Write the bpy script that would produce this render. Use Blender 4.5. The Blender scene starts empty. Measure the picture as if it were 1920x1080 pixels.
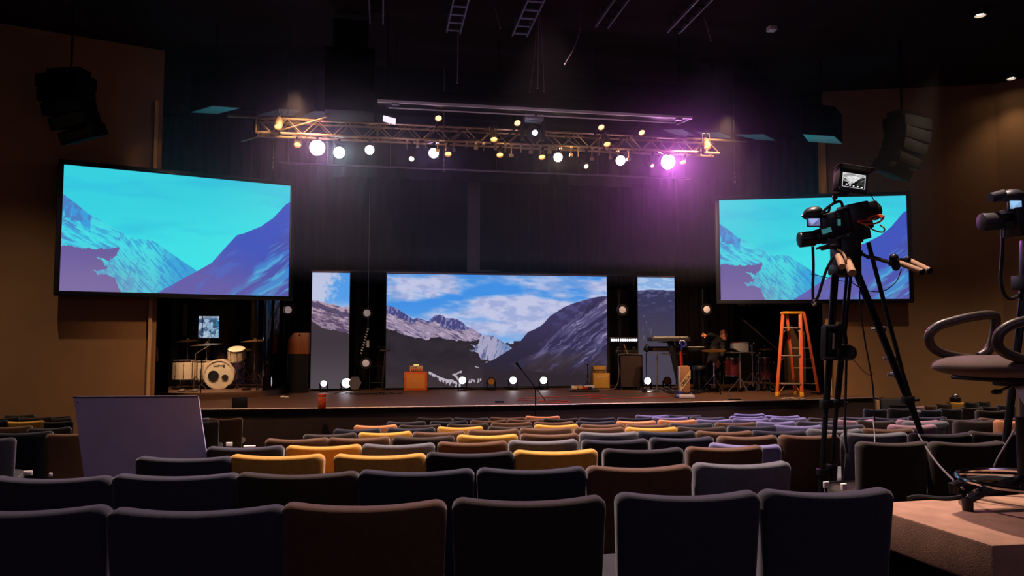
import bpy, bmesh, math, random
import numpy as np
from mathutils import Vector, Matrix
random.seed(7); np.random.seed(7)
PI = math.pi
COL = bpy.context.scene.collection
SC = bpy.context.scene

# ------------------------------------------------------------------ camera
FPX = 1387.0
YAW = math.radians(10.0); PIT = math.atan(89/1387.0)
EYE = Vector((0, 0, 2.27))
cam_d = bpy.data.cameras.new('camera'); cam = bpy.data.objects.new('camera', cam_d); COL.objects.link(cam)
cam_d.sensor_width = 36; cam_d.lens = 36*FPX/1920; cam_d.clip_start = 0.05; cam_d.clip_end = 200
cam.location = EYE; cam.rotation_euler = (PI/2+PIT, 0, -YAW)
SC.camera = cam
FW = Vector((math.sin(YAW)*math.cos(PIT), math.cos(YAW)*math.cos(PIT), math.sin(PIT)))
RT = Vector((math.cos(YAW), -math.sin(YAW), 0)); UP = RT.cross(FW)
def ray(x, y): return FW + RT*((x-960)/FPX) + UP*((540-y)/FPX)
def at_y(x, y, Y): d = ray(x, y); return EYE + d*(Y/d.y)
def at_z(x, y, Z): d = ray(x, y); return EYE + d*((Z-EYE.z)/d.z)
def at_d(x, y, D): return EYE + ray(x, y)*D

# ------------------------------------------------------------------ world, exposure
SC.view_settings.view_transform = 'Standard'; SC.view_settings.look = 'None'
SC.view_settings.exposure = 0.0; SC.view_settings.gamma = 1.0; SC.view_settings.use_curve_mapping = False
W = bpy.data.worlds.new('world'); SC.world = W; W.use_nodes = True
W.node_tree.nodes['Background'].inputs[0].default_value = (0.55, 0.35, 0.5, 1)
W.node_tree.nodes['Background'].inputs[1].default_value = 0.012
SC.cycles.max_bounces = 6; SC.cycles.transparent_max_bounces = 16; SC.cycles.volume_bounces = 0
SC.cycles.volume_step_rate = 1.0
SC.cycles.sample_clamp_indirect = 3.0
SC.cycles.caustics_reflective = False; SC.cycles.caustics_refractive = False

def lin(c):
    if isinstance(c, str):
        c = [int(c[i:i+2], 16) for i in (0, 2, 4)]
    r = []
    for v in c[:3]:
        v = v/255.0
        r.append(v/12.92 if v <= 0.04045 else ((v+0.055)/1.055)**2.4)
    return tuple(r)

# ------------------------------------------------------------------ room lights (hall downlights and an added rear fill)
def spot(name, loc, target, power, color, angle=60, blend=0.5, size=0.08):
    l = bpy.data.lights.new(name, 'SPOT'); l.energy = power; l.color = color
    l.spot_size = math.radians(angle); l.spot_blend = blend; l.shadow_soft_size = size
    o = bpy.data.objects.new(name, l); COL.objects.link(o); o.location = loc
    o.rotation_euler = (Vector(target)-Vector(loc)).to_track_quat('-Z', 'Y').to_euler()
    return o
WARM = (1.0, 0.74, 0.50)
CEIL = 7.8
# ceiling downlights over the hall: (x, y, power, colour, cone)
LIL = (0.80, 0.66, 1.0)  # stage lamps' lilac light on the seats, added as one ceiling downlight
HOUSE = [(9.98, 10.7, 1500, WARM, 92), (13.1, 13.3, 60, WARM, 90), (-5.4, 11.7, 800, WARM, 86), (-8.6, 10.2, 700, WARM, 90),
         (-3.2, 7.8, 1100, WARM, 84), (0.6, 9.2, 1900, WARM, 76), (0.2, 5.8, 3300, (1, .74, .70), 80), (3.6, 5.4, 2900, (1, .76, .66), 84), (2.6, 10.9, 1100, (1.0, .66, .62), 76),
         (5.4, 10.6, 2300, LIL, 72), (7.4, 8.4, 1200, WARM, 80), (14.2, 9.8, 1500, WARM, 96)]
for i, (x, y, pw, c, an) in enumerate(HOUSE):
    spot('house_lamp_light', (x, y, CEIL-0.10), (x, y+0.01, 0), pw, c, an, 1.0, 0.06)
# added soft fill behind the camera, brightens seat backs and board
l = bpy.data.lights.new('rear_booth_light', 'AREA'); l.shape = 'RECTANGLE'; l.size = 9; l.size_y = 1.2; l.energy = 52; l.color = (.72, .58, 1.0)
o = bpy.data.objects.new('rear_booth_light', l); COL.objects.link(o); o.location = (2.0, -4.2, 5.6); o.rotation_euler = (math.radians(70), 0, 0)
# ------------------------------------------------------------------ materials
def mat(name, col, rough=0.6, metal=0.0, var=0.12, scale=12.0, bump=0.0, bscale=60.0, sheen=0.0, spec=0.5, emit=None, estr=0.0, coat=0.0):
    m = bpy.data.materials.new(name); m.use_nodes = True
    nt = m.node_tree; b = nt.nodes['Principled BSDF']
    c = lin(col)
    n = nt.nodes.new('ShaderNodeTexNoise'); n.inputs['Scale'].default_value = scale; n.inputs['Detail'].default_value = 4
    tc = nt.nodes.new('ShaderNodeTexCoord'); nt.links.new(tc.outputs['Object'], n.inputs['Vector'])
    r = nt.nodes.new('ShaderNodeValToRGB')
    r.color_ramp.elements[0].position = 0.3; r.color_ramp.elements[1].position = 0.7
    r.color_ramp.elements[0].color = tuple(v*(1-var) for v in c)+(1,)
    r.color_ramp.elements[1].color = tuple(min(1, v*(1+var)) for v in c)+(1,)
    nt.links.new(n.outputs['Fac'], r.inputs['Fac']); nt.links.new(r.outputs['Color'], b.inputs['Base Color'])
    b.inputs['Roughness'].default_value = rough; b.inputs['Metallic'].default_value = metal
    b.inputs['Specular IOR Level'].default_value = spec
    if sheen: b.inputs['Sheen Weight'].default_value = sheen; b.inputs['Sheen Roughness'].default_value = 0.4
    if coat: b.inputs['Coat Weight'].default_value = coat
    if bump:
        n2 = nt.nodes.new('ShaderNodeTexNoise'); n2.inputs['Scale'].default_value = bscale; n2.inputs['Detail'].default_value = 3
        nt.links.new(tc.outputs['Object'], n2.inputs['Vector'])
        bp = nt.nodes.new('ShaderNodeBump'); bp.inputs['Strength'].default_value = bump; bp.inputs['Distance'].default_value = 0.01
        nt.links.new(n2.outputs['Fac'], bp.inputs['Height']); nt.links.new(bp.outputs['Normal'], b.inputs['Normal'])
    if emit is not None:
        b.inputs['Emission Color'].default_value = (*lin(emit), 1); b.inputs['Emission Strength'].default_value = estr
    return m
def mat_emit(name, rgb, strength, sample=True):
    m = bpy.data.materials.new(name); m.use_nodes = True; nt = m.node_tree
    nt.nodes.remove(nt.nodes['Principled BSDF'])
    e = nt.nodes.new('ShaderNodeEmission'); e.inputs[0].default_value = (*rgb, 1); e.inputs[1].default_value = strength
    nt.links.new(e.outputs[0], nt.nodes['Material Output'].inputs[0])
    if not sample: m.cycles.emission_sampling = 'NONE'
    return m
def mat_picture(name, strength=1.0):
    m = bpy.data.materials.new(name); m.use_nodes = True; nt = m.node_tree
    nt.nodes.remove(nt.nodes['Principled BSDF'])
    a = nt.nodes.new('ShaderNodeAttribute'); a.attribute_name = 'picture'
    e = nt.nodes.new('ShaderNodeEmission'); e.inputs[1].default_value = strength
    nt.links.new(a.outputs['Color'], e.inputs[0]); nt.links.new(e.outputs[0], nt.nodes['Material Output'].inputs[0])
    return m
def mat_acrylic(name):
    m = bpy.data.materials.new(name); m.use_nodes = True; nt = m.node_tree
    nt.nodes.remove(nt.nodes['Principled BSDF'])
    t = nt.nodes.new('ShaderNodeBsdfTransparent'); t.inputs[0].default_value = (0.86, 0.86, 0.90, 1)
    g = nt.nodes.new('ShaderNodeBsdfGlossy'); g.inputs['Roughness'].default_value = 0.04
    fr = nt.nodes.new('ShaderNodeFresnel'); fr.inputs[0].default_value = 1.45
    mx = nt.nodes.new('ShaderNodeMixShader')
    nt.links.new(fr.outputs[0], mx.inputs[0]); nt.links.new(t.outputs[0], mx.inputs[1]); nt.links.new(g.outputs[0], mx.inputs[2])
    nt.links.new(mx.outputs[0], nt.nodes['Material Output'].inputs[0])
    return m
def mat_wood(name, c1, c2, scale=3.0, rough=0.5):
    m = bpy.data.materials.new(name); m.use_nodes = True; nt = m.node_tree; b = nt.nodes['Principled BSDF']
    tc = nt.nodes.new('ShaderNodeTexCoord'); mp = nt.nodes.new('ShaderNodeMapping'); mp.inputs['Scale'].default_value = (8, 8, 1)
    n = nt.nodes.new('ShaderNodeTexNoise'); n.inputs['Scale'].default_value = scale; n.inputs['Detail'].default_value = 6
    r = nt.nodes.new('ShaderNodeValToRGB'); r.color_ramp.elements[0].color = (*lin(c1), 1); r.color_ramp.elements[1].color = (*lin(c2), 1)
    r.color_ramp.elements[0].position = .35; r.color_ramp.elements[1].position = .65
    nt.links.new(tc.outputs['Object'], mp.inputs[0]); nt.links.new(mp.outputs[0], n.inputs['Vector'])
    nt.links.new(n.outputs['Fac'], r.inputs[0]); nt.links.new(r.outputs[0], b.inputs['Base Color']); b.inputs['Roughness'].default_value = rough
    return m
M = {}
M['wall'] = mat('tan wall paint', (142, 106, 72), 0.85, var=0.06, scale=1.5, bump=.15, bscale=90, spec=.2)
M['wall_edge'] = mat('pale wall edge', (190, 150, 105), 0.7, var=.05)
M['plywood'] = mat_wood('yellow plywood edge', (200, 150, 70), (225, 175, 95))  # upper trim, with the truss light's yellow in its colour
M['ceiling'] = mat('dark ceiling paint', (40, 26, 30), 0.9, var=.1, scale=2, spec=.1)
M['black_cloth'] = mat('black drape cloth', (20, 16, 20), 0.95, var=.2, scale=3, spec=.1)
M['drape'] = mat('black velour curtain', (20, 15, 22), 0.9, var=.15, scale=4, sheen=.15, spec=.15)
M['drape_grey'] = mat('charcoal curtain', (84, 76, 72), 0.9, var=.15, scale=4, sheen=.2, spec=.15)
M['carpet'] = mat('dark carpet', (38, 28, 30), 0.95, var=.25, scale=25, bump=.4, bscale=200, spec=.05)
M['deck'] = mat('brown stage deck', (100, 70, 54), 0.55, var=.12, scale=3, bump=.1, bscale=40, spec=.35)
M['fascia'] = mat('stage fascia', (52, 34, 34), 0.8, var=.15, scale=3)
M['nosing'] = mat('metal stage nosing', (190, 170, 165), 0.35, metal=.8, var=.1)
M['black'] = mat('black plastic', (18, 17, 20), 0.45, var=.15)
M['black_matte'] = mat('matte black paint', (14, 12, 14), 0.8, var=.15, spec=.3)
M['black_metal'] = mat('black metal', (26, 24, 26), 0.35, metal=.5, var=.1)
M['dark_grey'] = mat('dark grey plastic', (48, 46, 50), 0.5, var=.1)
M['grey'] = mat('grey plastic', (120, 118, 125), 0.5, var=.08)
M['chrome'] = mat('chrome', (215, 210, 210), 0.12, metal=1.0, var=.05)
M['steel'] = mat('brushed steel', (170, 165, 160), 0.35, metal=.9, var=.08)
M['alu'] = mat('aluminium truss', (160, 138, 108), 0.38, metal=.85, var=.08)
M['white'] = mat('white paint', (225, 222, 220), 0.5, var=.04)
M['paper'] = mat('white paper card', (225, 215, 205), 0.8, var=.04)
M['bezel'] = mat('screen bezel', (10, 12, 20), 0.4, var=.1)
M['foam'] = mat('tan foam grip', (150, 115, 85), 0.85, var=.1)
M['orange_tolex'] = mat('orange vinyl', (242, 112, 44), 0.55, var=.05, scale=40)
M['orange_grille'] = mat('orange grille cloth', (248, 160, 76), 0.8, var=.06, scale=80)
M['cream'] = mat('cream control plate', (235, 205, 165), 0.5, var=.05)
M['tan_tolex'] = mat('tan vinyl amp covering', (205, 160, 80), 0.6, var=.06, scale=40)
M['tan_grille'] = mat('tan grille cloth', (215, 165, 75), 0.85, var=.08, scale=90)
M['fiberglass'] = mat('orange fibreglass', (232, 112, 62), 0.45, var=.06)
M['yellow'] = mat('yellow plastic', (240, 175, 50), 0.5, var=.05)
M['step'] = mat('aluminium step', (205, 185, 160), 0.4, metal=.6, var=.05)
M['wood'] = mat_wood('orange birch ply', (120, 66, 34), (140, 82, 44))
M['blue_plastic'] = mat('blue plastic', (45, 55, 150), 0.4, var=.06)
M['red_plastic'] = mat('red plastic', (200, 45, 30), 0.45, var=.05)
M['vac_bag'] = mat('tan vacuum bag', (165, 120, 85), 0.8, var=.08, scale=20)
M['vac_band'] = mat('cream vacuum band', (225, 195, 150), 0.7, var=.04)
M['vac_base'] = mat('light grey vacuum base', (190, 180, 190), 0.45, var=.05)
M['ink'] = mat('dark ink', (25, 18, 18), 0.6, var=.02)
M['light_ink'] = mat('light lettering', (240, 225, 190), 0.5, var=.02)
M['drum_white'] = mat('pearl drum shell', (225, 200, 165), 0.3, var=.06, coat=.4)
M['drum_head'] = mat('drum head', (235, 215, 180), 0.55, var=.04)
M['drum_red'] = mat('dark red drum shell', (72, 15, 21), 0.3, var=.1, coat=.4)
M['cymbal'] = mat('bronze cymbal', (190, 140, 75), 0.3, metal=.9, var=.1)
M['can_orange'] = mat('orange tub plastic', (235, 80, 20), 0.4, var=.04)
M['cable_red'] = mat('red cable', (225, 70, 50), 0.5, var=.05)
M['cable_orange'] = mat('orange cable', (230, 120, 50), 0.5, var=.05)
M['cable_black'] = mat('black cable', (22, 20, 22), 0.5, var=.05)
M['cable_grey'] = mat('grey cable', (110, 100, 100), 0.4, var=.05)
M['platform'] = mat('tan low pile carpet', (170, 128, 100), 0.9, var=.16, scale=9, bump=.3, bscale=200)
M['panel_lilac'] = mat('grey lilac laminate', (208, 206, 242), 0.6, var=.05, scale=6)
M['panel_side'] = mat('dark brown board edge', (40, 28, 26), 0.8, var=.1)
M['skin'] = mat('skin', (205, 135, 100), 0.55, var=.05)
M['hair'] = mat('brown hair', (110, 65, 35), 0.6, var=.2, scale=60)
M['clothes'] = mat('black clothes', (9, 8, 11), 0.9, var=.2)
M['speaker'] = mat('speaker cabinet black', (9, 8, 10), 0.9, var=.1, bump=.2, bscale=150, spec=.12)
M['speaker_under'] = mat('pale glossy cabinet underside', (225, 230, 235), 0.33, metal=.9, var=.06)
M['upholstery'] = mat('stool fabric', (92, 66, 54), 0.85, var=.12, scale=60, sheen=.3)
M['arm'] = mat('stool arm plastic', (74, 58, 48), 0.38, var=.08)
M['acrylic'] = mat_acrylic('clear acrylic')
M['rail'] = mat('galvanised rail', (150, 135, 155), 0.4, metal=.6, var=.15, scale=20)
CH = {}
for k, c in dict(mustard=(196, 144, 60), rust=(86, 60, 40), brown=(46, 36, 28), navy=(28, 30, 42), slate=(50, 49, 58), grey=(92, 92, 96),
                 lilac=(104, 100, 138), peach=(206, 136, 90), rose=(146, 112, 122), black=(28, 24, 26)).items():  # lilac, peach: stage light's tint mixed into the fabric colour
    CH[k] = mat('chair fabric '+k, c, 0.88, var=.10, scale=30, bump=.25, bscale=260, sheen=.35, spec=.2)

# ------------------------------------------------------------------ mesh helpers
class B:
    """collects shapes for ONE mesh object"""
    def __init__(s): s.bm = bmesh.new()
    def box(s, c, size, rot=None, taper=None):
        r = bmesh.ops.create_cube(s.bm, size=1.0); vs = r['verts']
        for v in vs:
            v.co = Vector((v.co.x*size[0], v.co.y*size[1], v.co.z*size[2]))
            if taper and v.co.z > 0: v.co.x *= taper; v.co.y *= taper
            if rot is not None: v.co = rot @ v.co
            v.co += Vector(c)
        return s
    def bar(s, a, b, w, h=None, up=Vector((0, 0, 1))):
        a = Vector(a); b = Vector(b); h = h or w; d = b-a; L = d.length; d.normalize()
        x = d.cross(up)
        if x.length < 1e-4: x = d.cross(Vector((1, 0, 0)))
        x.normalize(); y = x.cross(d)
        m = Matrix((x, d, y)).transposed()
        return s.box((a+b)/2, (w, L, h), m)
    def cyl(s, a, b, r0, r1=None, n=14, caps=True):
        a = Vector(a); b = Vector(b); r1 = r0 if r1 is None else r1
        return s.sweep([a, b], [r0, r1], n, caps)
    def sweep(s, pts, r, n=8, caps=True, closed=False):
        pts = [Vector(p) for p in pts]; N = len(pts)
        rr = r if isinstance(r, (list, tuple)) else [r]*N
        rings = []; prev = None
        for i, p in enumerate(pts):
            if closed: t = pts[(i+1) % N]-pts[i-1]
            elif i == 0: t = pts[1]-p
            elif i == N-1: t = p-pts[i-1]
            else: t = pts[i+1]-pts[i-1]
            t.normalize()
            if prev is None:
                u = t.cross(Vector((0, 0, 1)))
                if u.length < 1e-3: u = t.cross(Vector((0, 1, 0)))
                u.normalize()
            else:
                u = prev-t*prev.dot(t); u.normalize()
            prev = u; w = t.cross(u)
            rings.append([s.bm.verts.new(p+(u*math.cos(2*PI*k/n)+w*math.sin(2*PI*k/n))*rr[i]) for k in range(n)])
        for i in range(N if closed else N-1):
            A = rings[i]; Bq = rings[(i+1) % N]
            for k in range(n):
                s.bm.faces.new((A[k], Bq[k], Bq[(k+1) % n], A[(k+1) % n]))
        if caps and not closed:
            s.bm.faces.new(rings[0]); s.bm.faces.new(rings[-1][::-1])
        return s
    def lathe(s, prof, c=(0, 0, 0), n=24, rot=None, a0=0, a1=2*PI, closeprof=False):
        full = abs(a1-a0-2*PI) < 1e-6; m = n if full else n+1; rings = []
        for k in range(m):
            a = a0+(a1-a0)*k/n; ring = []
            for (r, z) in prof:
                v = Vector((r*math.cos(a), r*math.sin(a), z))
                if rot is not None: v = rot @ v
                ring.append(s.bm.verts.new(v+Vector(c)))
            rings.append(ring)
        L = len(prof)
        for k in range(n):
            A = rings[k]; Bq = rings[(k+1) % m]
            for j in range(L if closeprof else L-1):
                j2 = (j+1) % L
                if (A[j].co-A[j2].co).length < 1e-7 and (Bq[j].co-Bq[j2].co).length < 1e-7: continue
                try: s.bm.faces.new((A[j], Bq[j], Bq[j2], A[j2]))
                except Exception: pass
        return s
    def prism(s, poly, h, mtx=None):
        """poly in local xy, extruded along local +z by h; mtx places it"""
        mtx = mtx or Matrix()
        a = [s.bm.verts.new(mtx @ Vector((x, y, 0))) for x, y in poly]; b = [s.bm.verts.new(mtx @ Vector((x, y, h))) for x, y in poly]
        n = len(poly); s.bm.faces.new(a[::-1]); s.bm.faces.new(b)
        for i in range(n): s.bm.faces.new((a[i], a[(i+1) % n], b[(i+1) % n], b[i]))
        return s
    def hexa(s, p):
        v = [s.bm.verts.new(Vector(q)) for q in p]
        for f in ((3, 2, 1, 0), (4, 5, 6, 7), (0, 1, 5, 4), (1, 2, 6, 5), (2, 3, 7, 6), (3, 0, 4, 7)): s.bm.faces.new([v[i] for i in f])
        return s
    def ball(s, c, r, seg=12, rot=None):
        r = r if isinstance(r, (tuple, list)) else (r, r, r)
        q = bmesh.ops.create_uvsphere(s.bm, u_segments=seg, v_segments=max(6, seg*2//3), radius=1.0)
        for v in q['verts']:
            v.co = Vector((v.co.x*r[0], v.co.y*r[1], v.co.z*r[2]))
            if rot is not None: v.co = rot @ v.co
            v.co += Vector(c)
        return s
    def obj(s, name, m, parent=None, bevel=0, smooth=True, loc=None, rotz=None):
        bmesh.ops.remove_doubles(s.bm, verts=s.bm.verts, dist=1e-6)
        bmesh.ops.recalc_face_normals(s.bm, faces=s.bm.faces)
        me = bpy.data.meshes.new(name); 
        if bevel:
            ed = [e for e in s.bm.edges if len(e.link_faces) == 2 and e.calc_face_angle(0) > 0.6]
            if ed: bmesh.ops.bevel(s.bm, geom=ed, offset=bevel, segments=2, profile=0.5, affect='EDGES', clamp_overlap=True)
        s.bm.to_mesh(me); s.bm.free()
        me.materials.append(M[m] if isinstance(m, str) else m)
        if smooth:
            me.polygons.foreach_set('use_smooth', [True]*len(me.polygons))
            me.set_sharp_from_angle(angle=0.7)
        o = bpy.data.objects.new(name, me); COL.objects.link(o)
        if parent is not None: o.parent = parent
        if loc is not None: o.location = loc
        if rotz is not None: o.rotation_euler = (0, 0, rotz)
        return o
def tag(o, label, cat, group=None, kind=None):
    if label: o['label'] = label
    if cat: o['category'] = cat
    if group: o['group'] = group
    if kind: o['kind'] = kind
    return o
def thing(name, label, cat, loc=(0, 0, 0), rotz=0, group=None, rot=None):
    o = bpy.data.objects.new(name, None); COL.objects.link(o); o.empty_display_size = .1
    o.location = loc; o.rotation_euler = rot if rot is not None else (0, 0, rotz)
    return tag(o, label, cat, group)
def dup(root, loc, rotz=0, label=None, group=None, scale=None):
    r = root.copy(); COL.objects.link(r); r.location = loc; r.rotation_euler = (0, 0, rotz)
    if scale: r.scale = scale
    if label: r['label'] = label
    if group: r['group'] = group
    for ch in list(root.children):
        c = ch.copy(); COL.objects.link(c); c.parent = r
        for g in list(ch.children):
            d = g.copy(); COL.objects.link(d); d.parent = c
    return r
def struct(o): o['kind'] = 'structure'; return o
def text(s, size, m, parent, loc, rot=(PI/2, 0, 0), name='lettering', shear=0, ext=0.002, align='CENTER', sx=1):
    cu = bpy.data.curves.new(name, 'FONT'); cu.body = s; cu.size = size; cu.extrude = ext; cu.align_x = align; cu.align_y = 'CENTER'; cu.shear = shear
    o = bpy.data.objects.new(name, cu); COL.objects.link(o); o.location = loc; o.rotation_euler = rot; o.scale = (sx, 1, 1)
    bpy.context.view_layer.update()
    me = bpy.data.meshes.new_from_object(o.evaluated_get(bpy.context.evaluated_depsgraph_get()))
    q = bpy.data.objects.new(name, me); COL.objects.link(q); q.location = loc; q.rotation_euler = rot; q.scale = (sx, 1, 1)
    me.materials.clear(); me.materials.append(M[m]); q.parent = parent
    bpy.data.objects.remove(o)
    return q
def bez(pts, n=8):
    """Catmull-Rom through points"""
    P = [Vector(p) for p in pts]; P = [P[0]*2-P[1]]+P+[P[-1]*2-P[-2]]; out = []
    for i in range(1, len(P)-2):
        for k in range(n):
            t = k/n; a, b, c, d = P[i-1:i+3]
            out.append(0.5*((2*b)+(c-a)*t+(2*a-5*b+4*c-d)*t*t+(3*b-a-3*c+d)*t**3))
    out.append(P[-2]); return out
RX = lambda a: Matrix.Rotation(a, 3, 'X')
RY = lambda a: Matrix.Rotation(a, 3, 'Y')
RZ = lambda a: Matrix.Rotation(a, 3, 'Z')
def sharpless(o): return o

# ------------------------------------------------------------------ pictures shown on the screens (mountain valley)
_perm = np.random.RandomState(3).rand(256, 256)
def vnoise(x, y):
    xi = np.floor(x).astype(int); yi = np.floor(y).astype(int); fx = x-xi; fy = y-yi
    fx = fx*fx*(3-2*fx); fy = fy*fy*(3-2*fy)
    g = lambda a, b: _perm[a % 256, b % 256]
    return (g(xi, yi)*(1-fx)+g(xi+1, yi)*fx)*(1-fy)+(g(xi, yi+1)*(1-fx)+g(xi+1, yi+1)*fx)*fy
def fbm(x, y, o=5):
    s = 0; a = .5
    for i in range(o): s = s+a*vnoise(x*2**i+17.3*i, y*2**i+5.1*i); a *= .5
    return s/(1-.5**o)
def interp(x, pts): p = np.array(pts, float); return np.interp(x, p[:, 0], p[:, 1])
def inpoly(x, y, poly):
    r = np.zeros(x.shape, bool); n = len(poly); j = n-1
    for i in range(n):
        xi, yi = poly[i]; xj, yj = poly[j]
        if yi != yj:
            c = ((yi > y) != (yj > y)) & (x < (xj-xi)*(y-yi)/(yj-yi)+xi); r ^= c
        j = i
    return r
def sm(a, b, t): t = np.clip((t-a)/(b-a), 0, 1); return t*t*(3-2*t)
def mixc(c, d, t): return c*(1-t[..., None])+np.array(d, float)*t[..., None] if not (isinstance(d, np.ndarray) and d.ndim > 1) else c*(1-t[..., None])+d*t[..., None]
LSKY = [(700, 575), (723.3, 577.8), (732, 578), (743, 583), (754.5, 591), (772, 603), (776.7, 600), (783, 602), (799, 606.7), (805.5, 600), (812, 594.4), (819, 593), (825.5, 595.5), (831, 600), (843, 600), (852, 602), (861, 609), (870, 616.7), (879, 621), (888, 626.7), (903, 635), (916.7, 635), (923, 639), (932, 645.5), (940, 651), (955, 661), (975, 690), (1200, 760)]
LBOT = [(700, 618), (723, 621), (739, 624.5), (754.5, 632), (772, 638), (799, 643), (803, 637), (812, 638), (821, 637), (834.5, 642), (861, 644.5), (883, 643), (895.5, 642), (903, 650)]
RSKY = [(900, 690), (920, 681), (942, 666.7), (955.5, 658), (964.5, 652), (975.5, 638), (984.5, 626.7), (991, 624.5), (1004.5, 617.8), (1015.5, 609), (1026.7, 595.5), (1040, 586.7), (1053, 577.8), (1071, 570), (1089, 564.5), (1111, 557.8), (1124.5, 555), (1139, 555), (1160, 556)]
SCREE = [(893, 645), (903, 634), (917, 634), (941, 650), (957, 660), (940, 672), (925, 681), (912, 684), (905, 682), (897, 680), (893, 672), (886, 666), (874, 663), (884, 660), (880, 656), (877, 650), (884, 654)]
def valley(x, y):
    """sRGB 0-255 colours of the picture at picture coordinates x, y"""
    j = fbm(x/5., y/5., 4)-.5
    # sky with cirrus
    n1 = fbm(x/95.+.35*y/20., y/22.-x/200., 5); n2 = fbm(x/30.+9, y/9.-x/60.+3, 5)
    h = (y-510)/150.
    sky = np.zeros(x.shape+(3,)); sky[...] = (66, 142, 226); sky = mixc(sky, (120, 175, 232), sm(.35, 1.0, h))
    c = n1*.62+n2*.38
    # bands of cloud: upper left, big white bank centre right, blue tongues between
    d1 = np.exp(-(((x-760)/75.)**2+((y-538-(x-760)*-.12)/18.)**2))*.30
    d2 = np.exp(-(((x-985)/125.)**2+((y-590)/38.)**2))*.40
    d3 = np.exp(-(((x-1130)/55.)**2+((y-540)/20.)**2))*.22
    d4 = np.exp(-(((x-860)/85.)**2+((y-558+(x-860)*.18)/8.)**2))*-.34
    d5 = np.exp(-(((x-1000)/90.)**2+((y-548)/13.)**2))*-.22
    d6 = np.exp(-(((x-775)/30.)**2+((y-577)/9.)**2))*-.26
    cl = sm(.36, .72, c+d1+d2+d3+d4+d5+d6)
    cc = np.zeros_like(sky); cc[...] = (192, 196, 228); cc = mixc(cc, (160, 172, 216), sm(.4, .7, fbm(x/18.+40, y/10., 4)))
    img = sky*(1-cl[..., None])+cc*cl[..., None]
    # distant blue peak
    dp = interp(x, [(930, 655), (938, 649), (943, 650), (949, 656), (958, 660), (962, 664)])
    m = (y > dp+j*2) & (x > 928) & (x < 962)
    img[m] = (np.array((96, 140, 200))+(j[..., None]*60))[m]
    # left range
    ls = interp(x, LSKY)+j*2.2; lb = interp(x, LBOT)+j*7
    depth = np.clip((y-ls)/(lb-ls+.01), 0, 1.5)
    st = fbm((x-y*.9)/7., (x*.42-y)/3.2, 5); st2 = fbm((x*.55-y)/2.2, (x+y)/14., 4)
    base = np.zeros_like(img); base[...] = (150, 134, 162)
    base = mixc(base, (92, 82, 116), sm(.50, .68, st)); base = mixc(base, (188, 168, 190), sm(.52, .72, st2))
    cliff = np.zeros_like(img); cliff[...] = (70, 70, 124); cliff = mixc(cliff, (128, 128, 176), sm(.48, .66, fbm(x/2.6+y*.05, y/7., 4)))
    ch = interp(x, [(723, 15), (745, 14), (768, 10), (776, 8), (782, 3), (798, 2), (806, 10), (825, 21), (850, 22), (868, 8), (875, 0), (900, 0)])
    base = np.where(((y-ls) < ch+j*6)[..., None], cliff, base)
    mL = (y > ls) & (x < 960)
    img = np.where(mL[..., None], base, img)
    # forest
    fo = np.zeros_like(img); fo[...] = (50, 43, 52); fo = mixc(fo, (42, 36, 44), sm(.2, .8, fbm(x/22., y/16., 3))); fo = mixc(fo, (66, 54, 56), sm(660, 735, y)*.6)
    mF = (y > lb) | (x > 957); mF &= (y > 600)
    mF &= ~((x > 897) & (y < 645))
    img = np.where(mF[..., None], fo, img)
    # pale scree tongue
    xx = x+j*7; yy = y+(fbm(x/3.+50, y/3., 3)-.5)*6
    mS = inpoly(xx, yy, SCREE) | ((x > 893) & (x < 958) & (y > ls) & (y < 645+(x-893)*.3))
    sc = np.zeros_like(img); sc[...] = (164, 160, 192); gr = fbm((x*1.0+y*.25)/3.5, (y-x*1.1)/16., 5)
    sc = mixc(sc, (92, 98, 140), sm(.52, .66, gr)); sc = mixc(sc, (80, 118, 172), sm(918, 945, x)*.65)
    sc = mixc(sc, (190, 182, 206), sm(.55, .7, fbm(x/2., y/2.+9, 3))*.5)
    img = np.where(mS[..., None], sc, img)
    # patches
    for (px, py, rx, ry) in ((910, 690, 5.5, 2.4), (914, 694, 3, 5), (889, 696, 3, 1.3), (906, 686, 3, 2), (894, 671, 2, 3)):
        r = ((x+j*8-px)/rx)**2+((y+j*8-py)/ry)**2; img = np.where((r < 1)[..., None], np.array((170, 164, 180.)), img)
    # river
    rc = interp(x, [(798, 704), (804, 707), (821, 716), (832, 720), (842, 721), (852, 726), (858, 731)]); rw = interp(x, [(800, 3), (815, 5), (830, 10), (845, 12), (855, 8), (859, 0)])
    sp = fbm(x/1.6, y/9., 3)
    m = (x > 800) & (x < 859) & (y > rc-2+j*3) & (y < rc+rw-6*sm(.35, .7, sp)*(rw/7.))
    img = np.where(m[..., None], np.array((184, 176, 190.)), img)
    m = inpoly(x+j*4, y+j*4, [(843, 710), (859, 702), (861, 704), (850, 710), (853, 714), (861, 724), (857, 729), (850, 716)]) | (inpoly(x+j*6, y+j*6, [(872, 724), (878, 719), (886, 720), (890, 717), (896, 718), (894, 725), (874, 727)]) & (sp > .42))
    img = np.where(m[..., None], np.array((176, 166, 180.)), img)
    # right mountain
    rs = interp(x, RSKY)+j*1.6
    rm = np.zeros_like(img); rm[...] = (62, 54, 92); rm = mixc(rm, (46, 40, 60), sm(590, 690, y)); rm = mixc(rm, (84, 80, 132), sm(.5, .7, fbm(x/14.+3, y/10., 4))*sm(640, 575, y)*.7)
    # rocky slabs running down to the left
    wp = (fbm(x/30.+5, y/30., 3)-.5)*9; u = (x*-.74+y*.66); v = (x*.62+y*.78)+wp
    q = fbm(v/5.5+j*.8+40, u/38.+9, 5); q2 = fbm(v/2.6+50, u/17.+4, 4)
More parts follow.
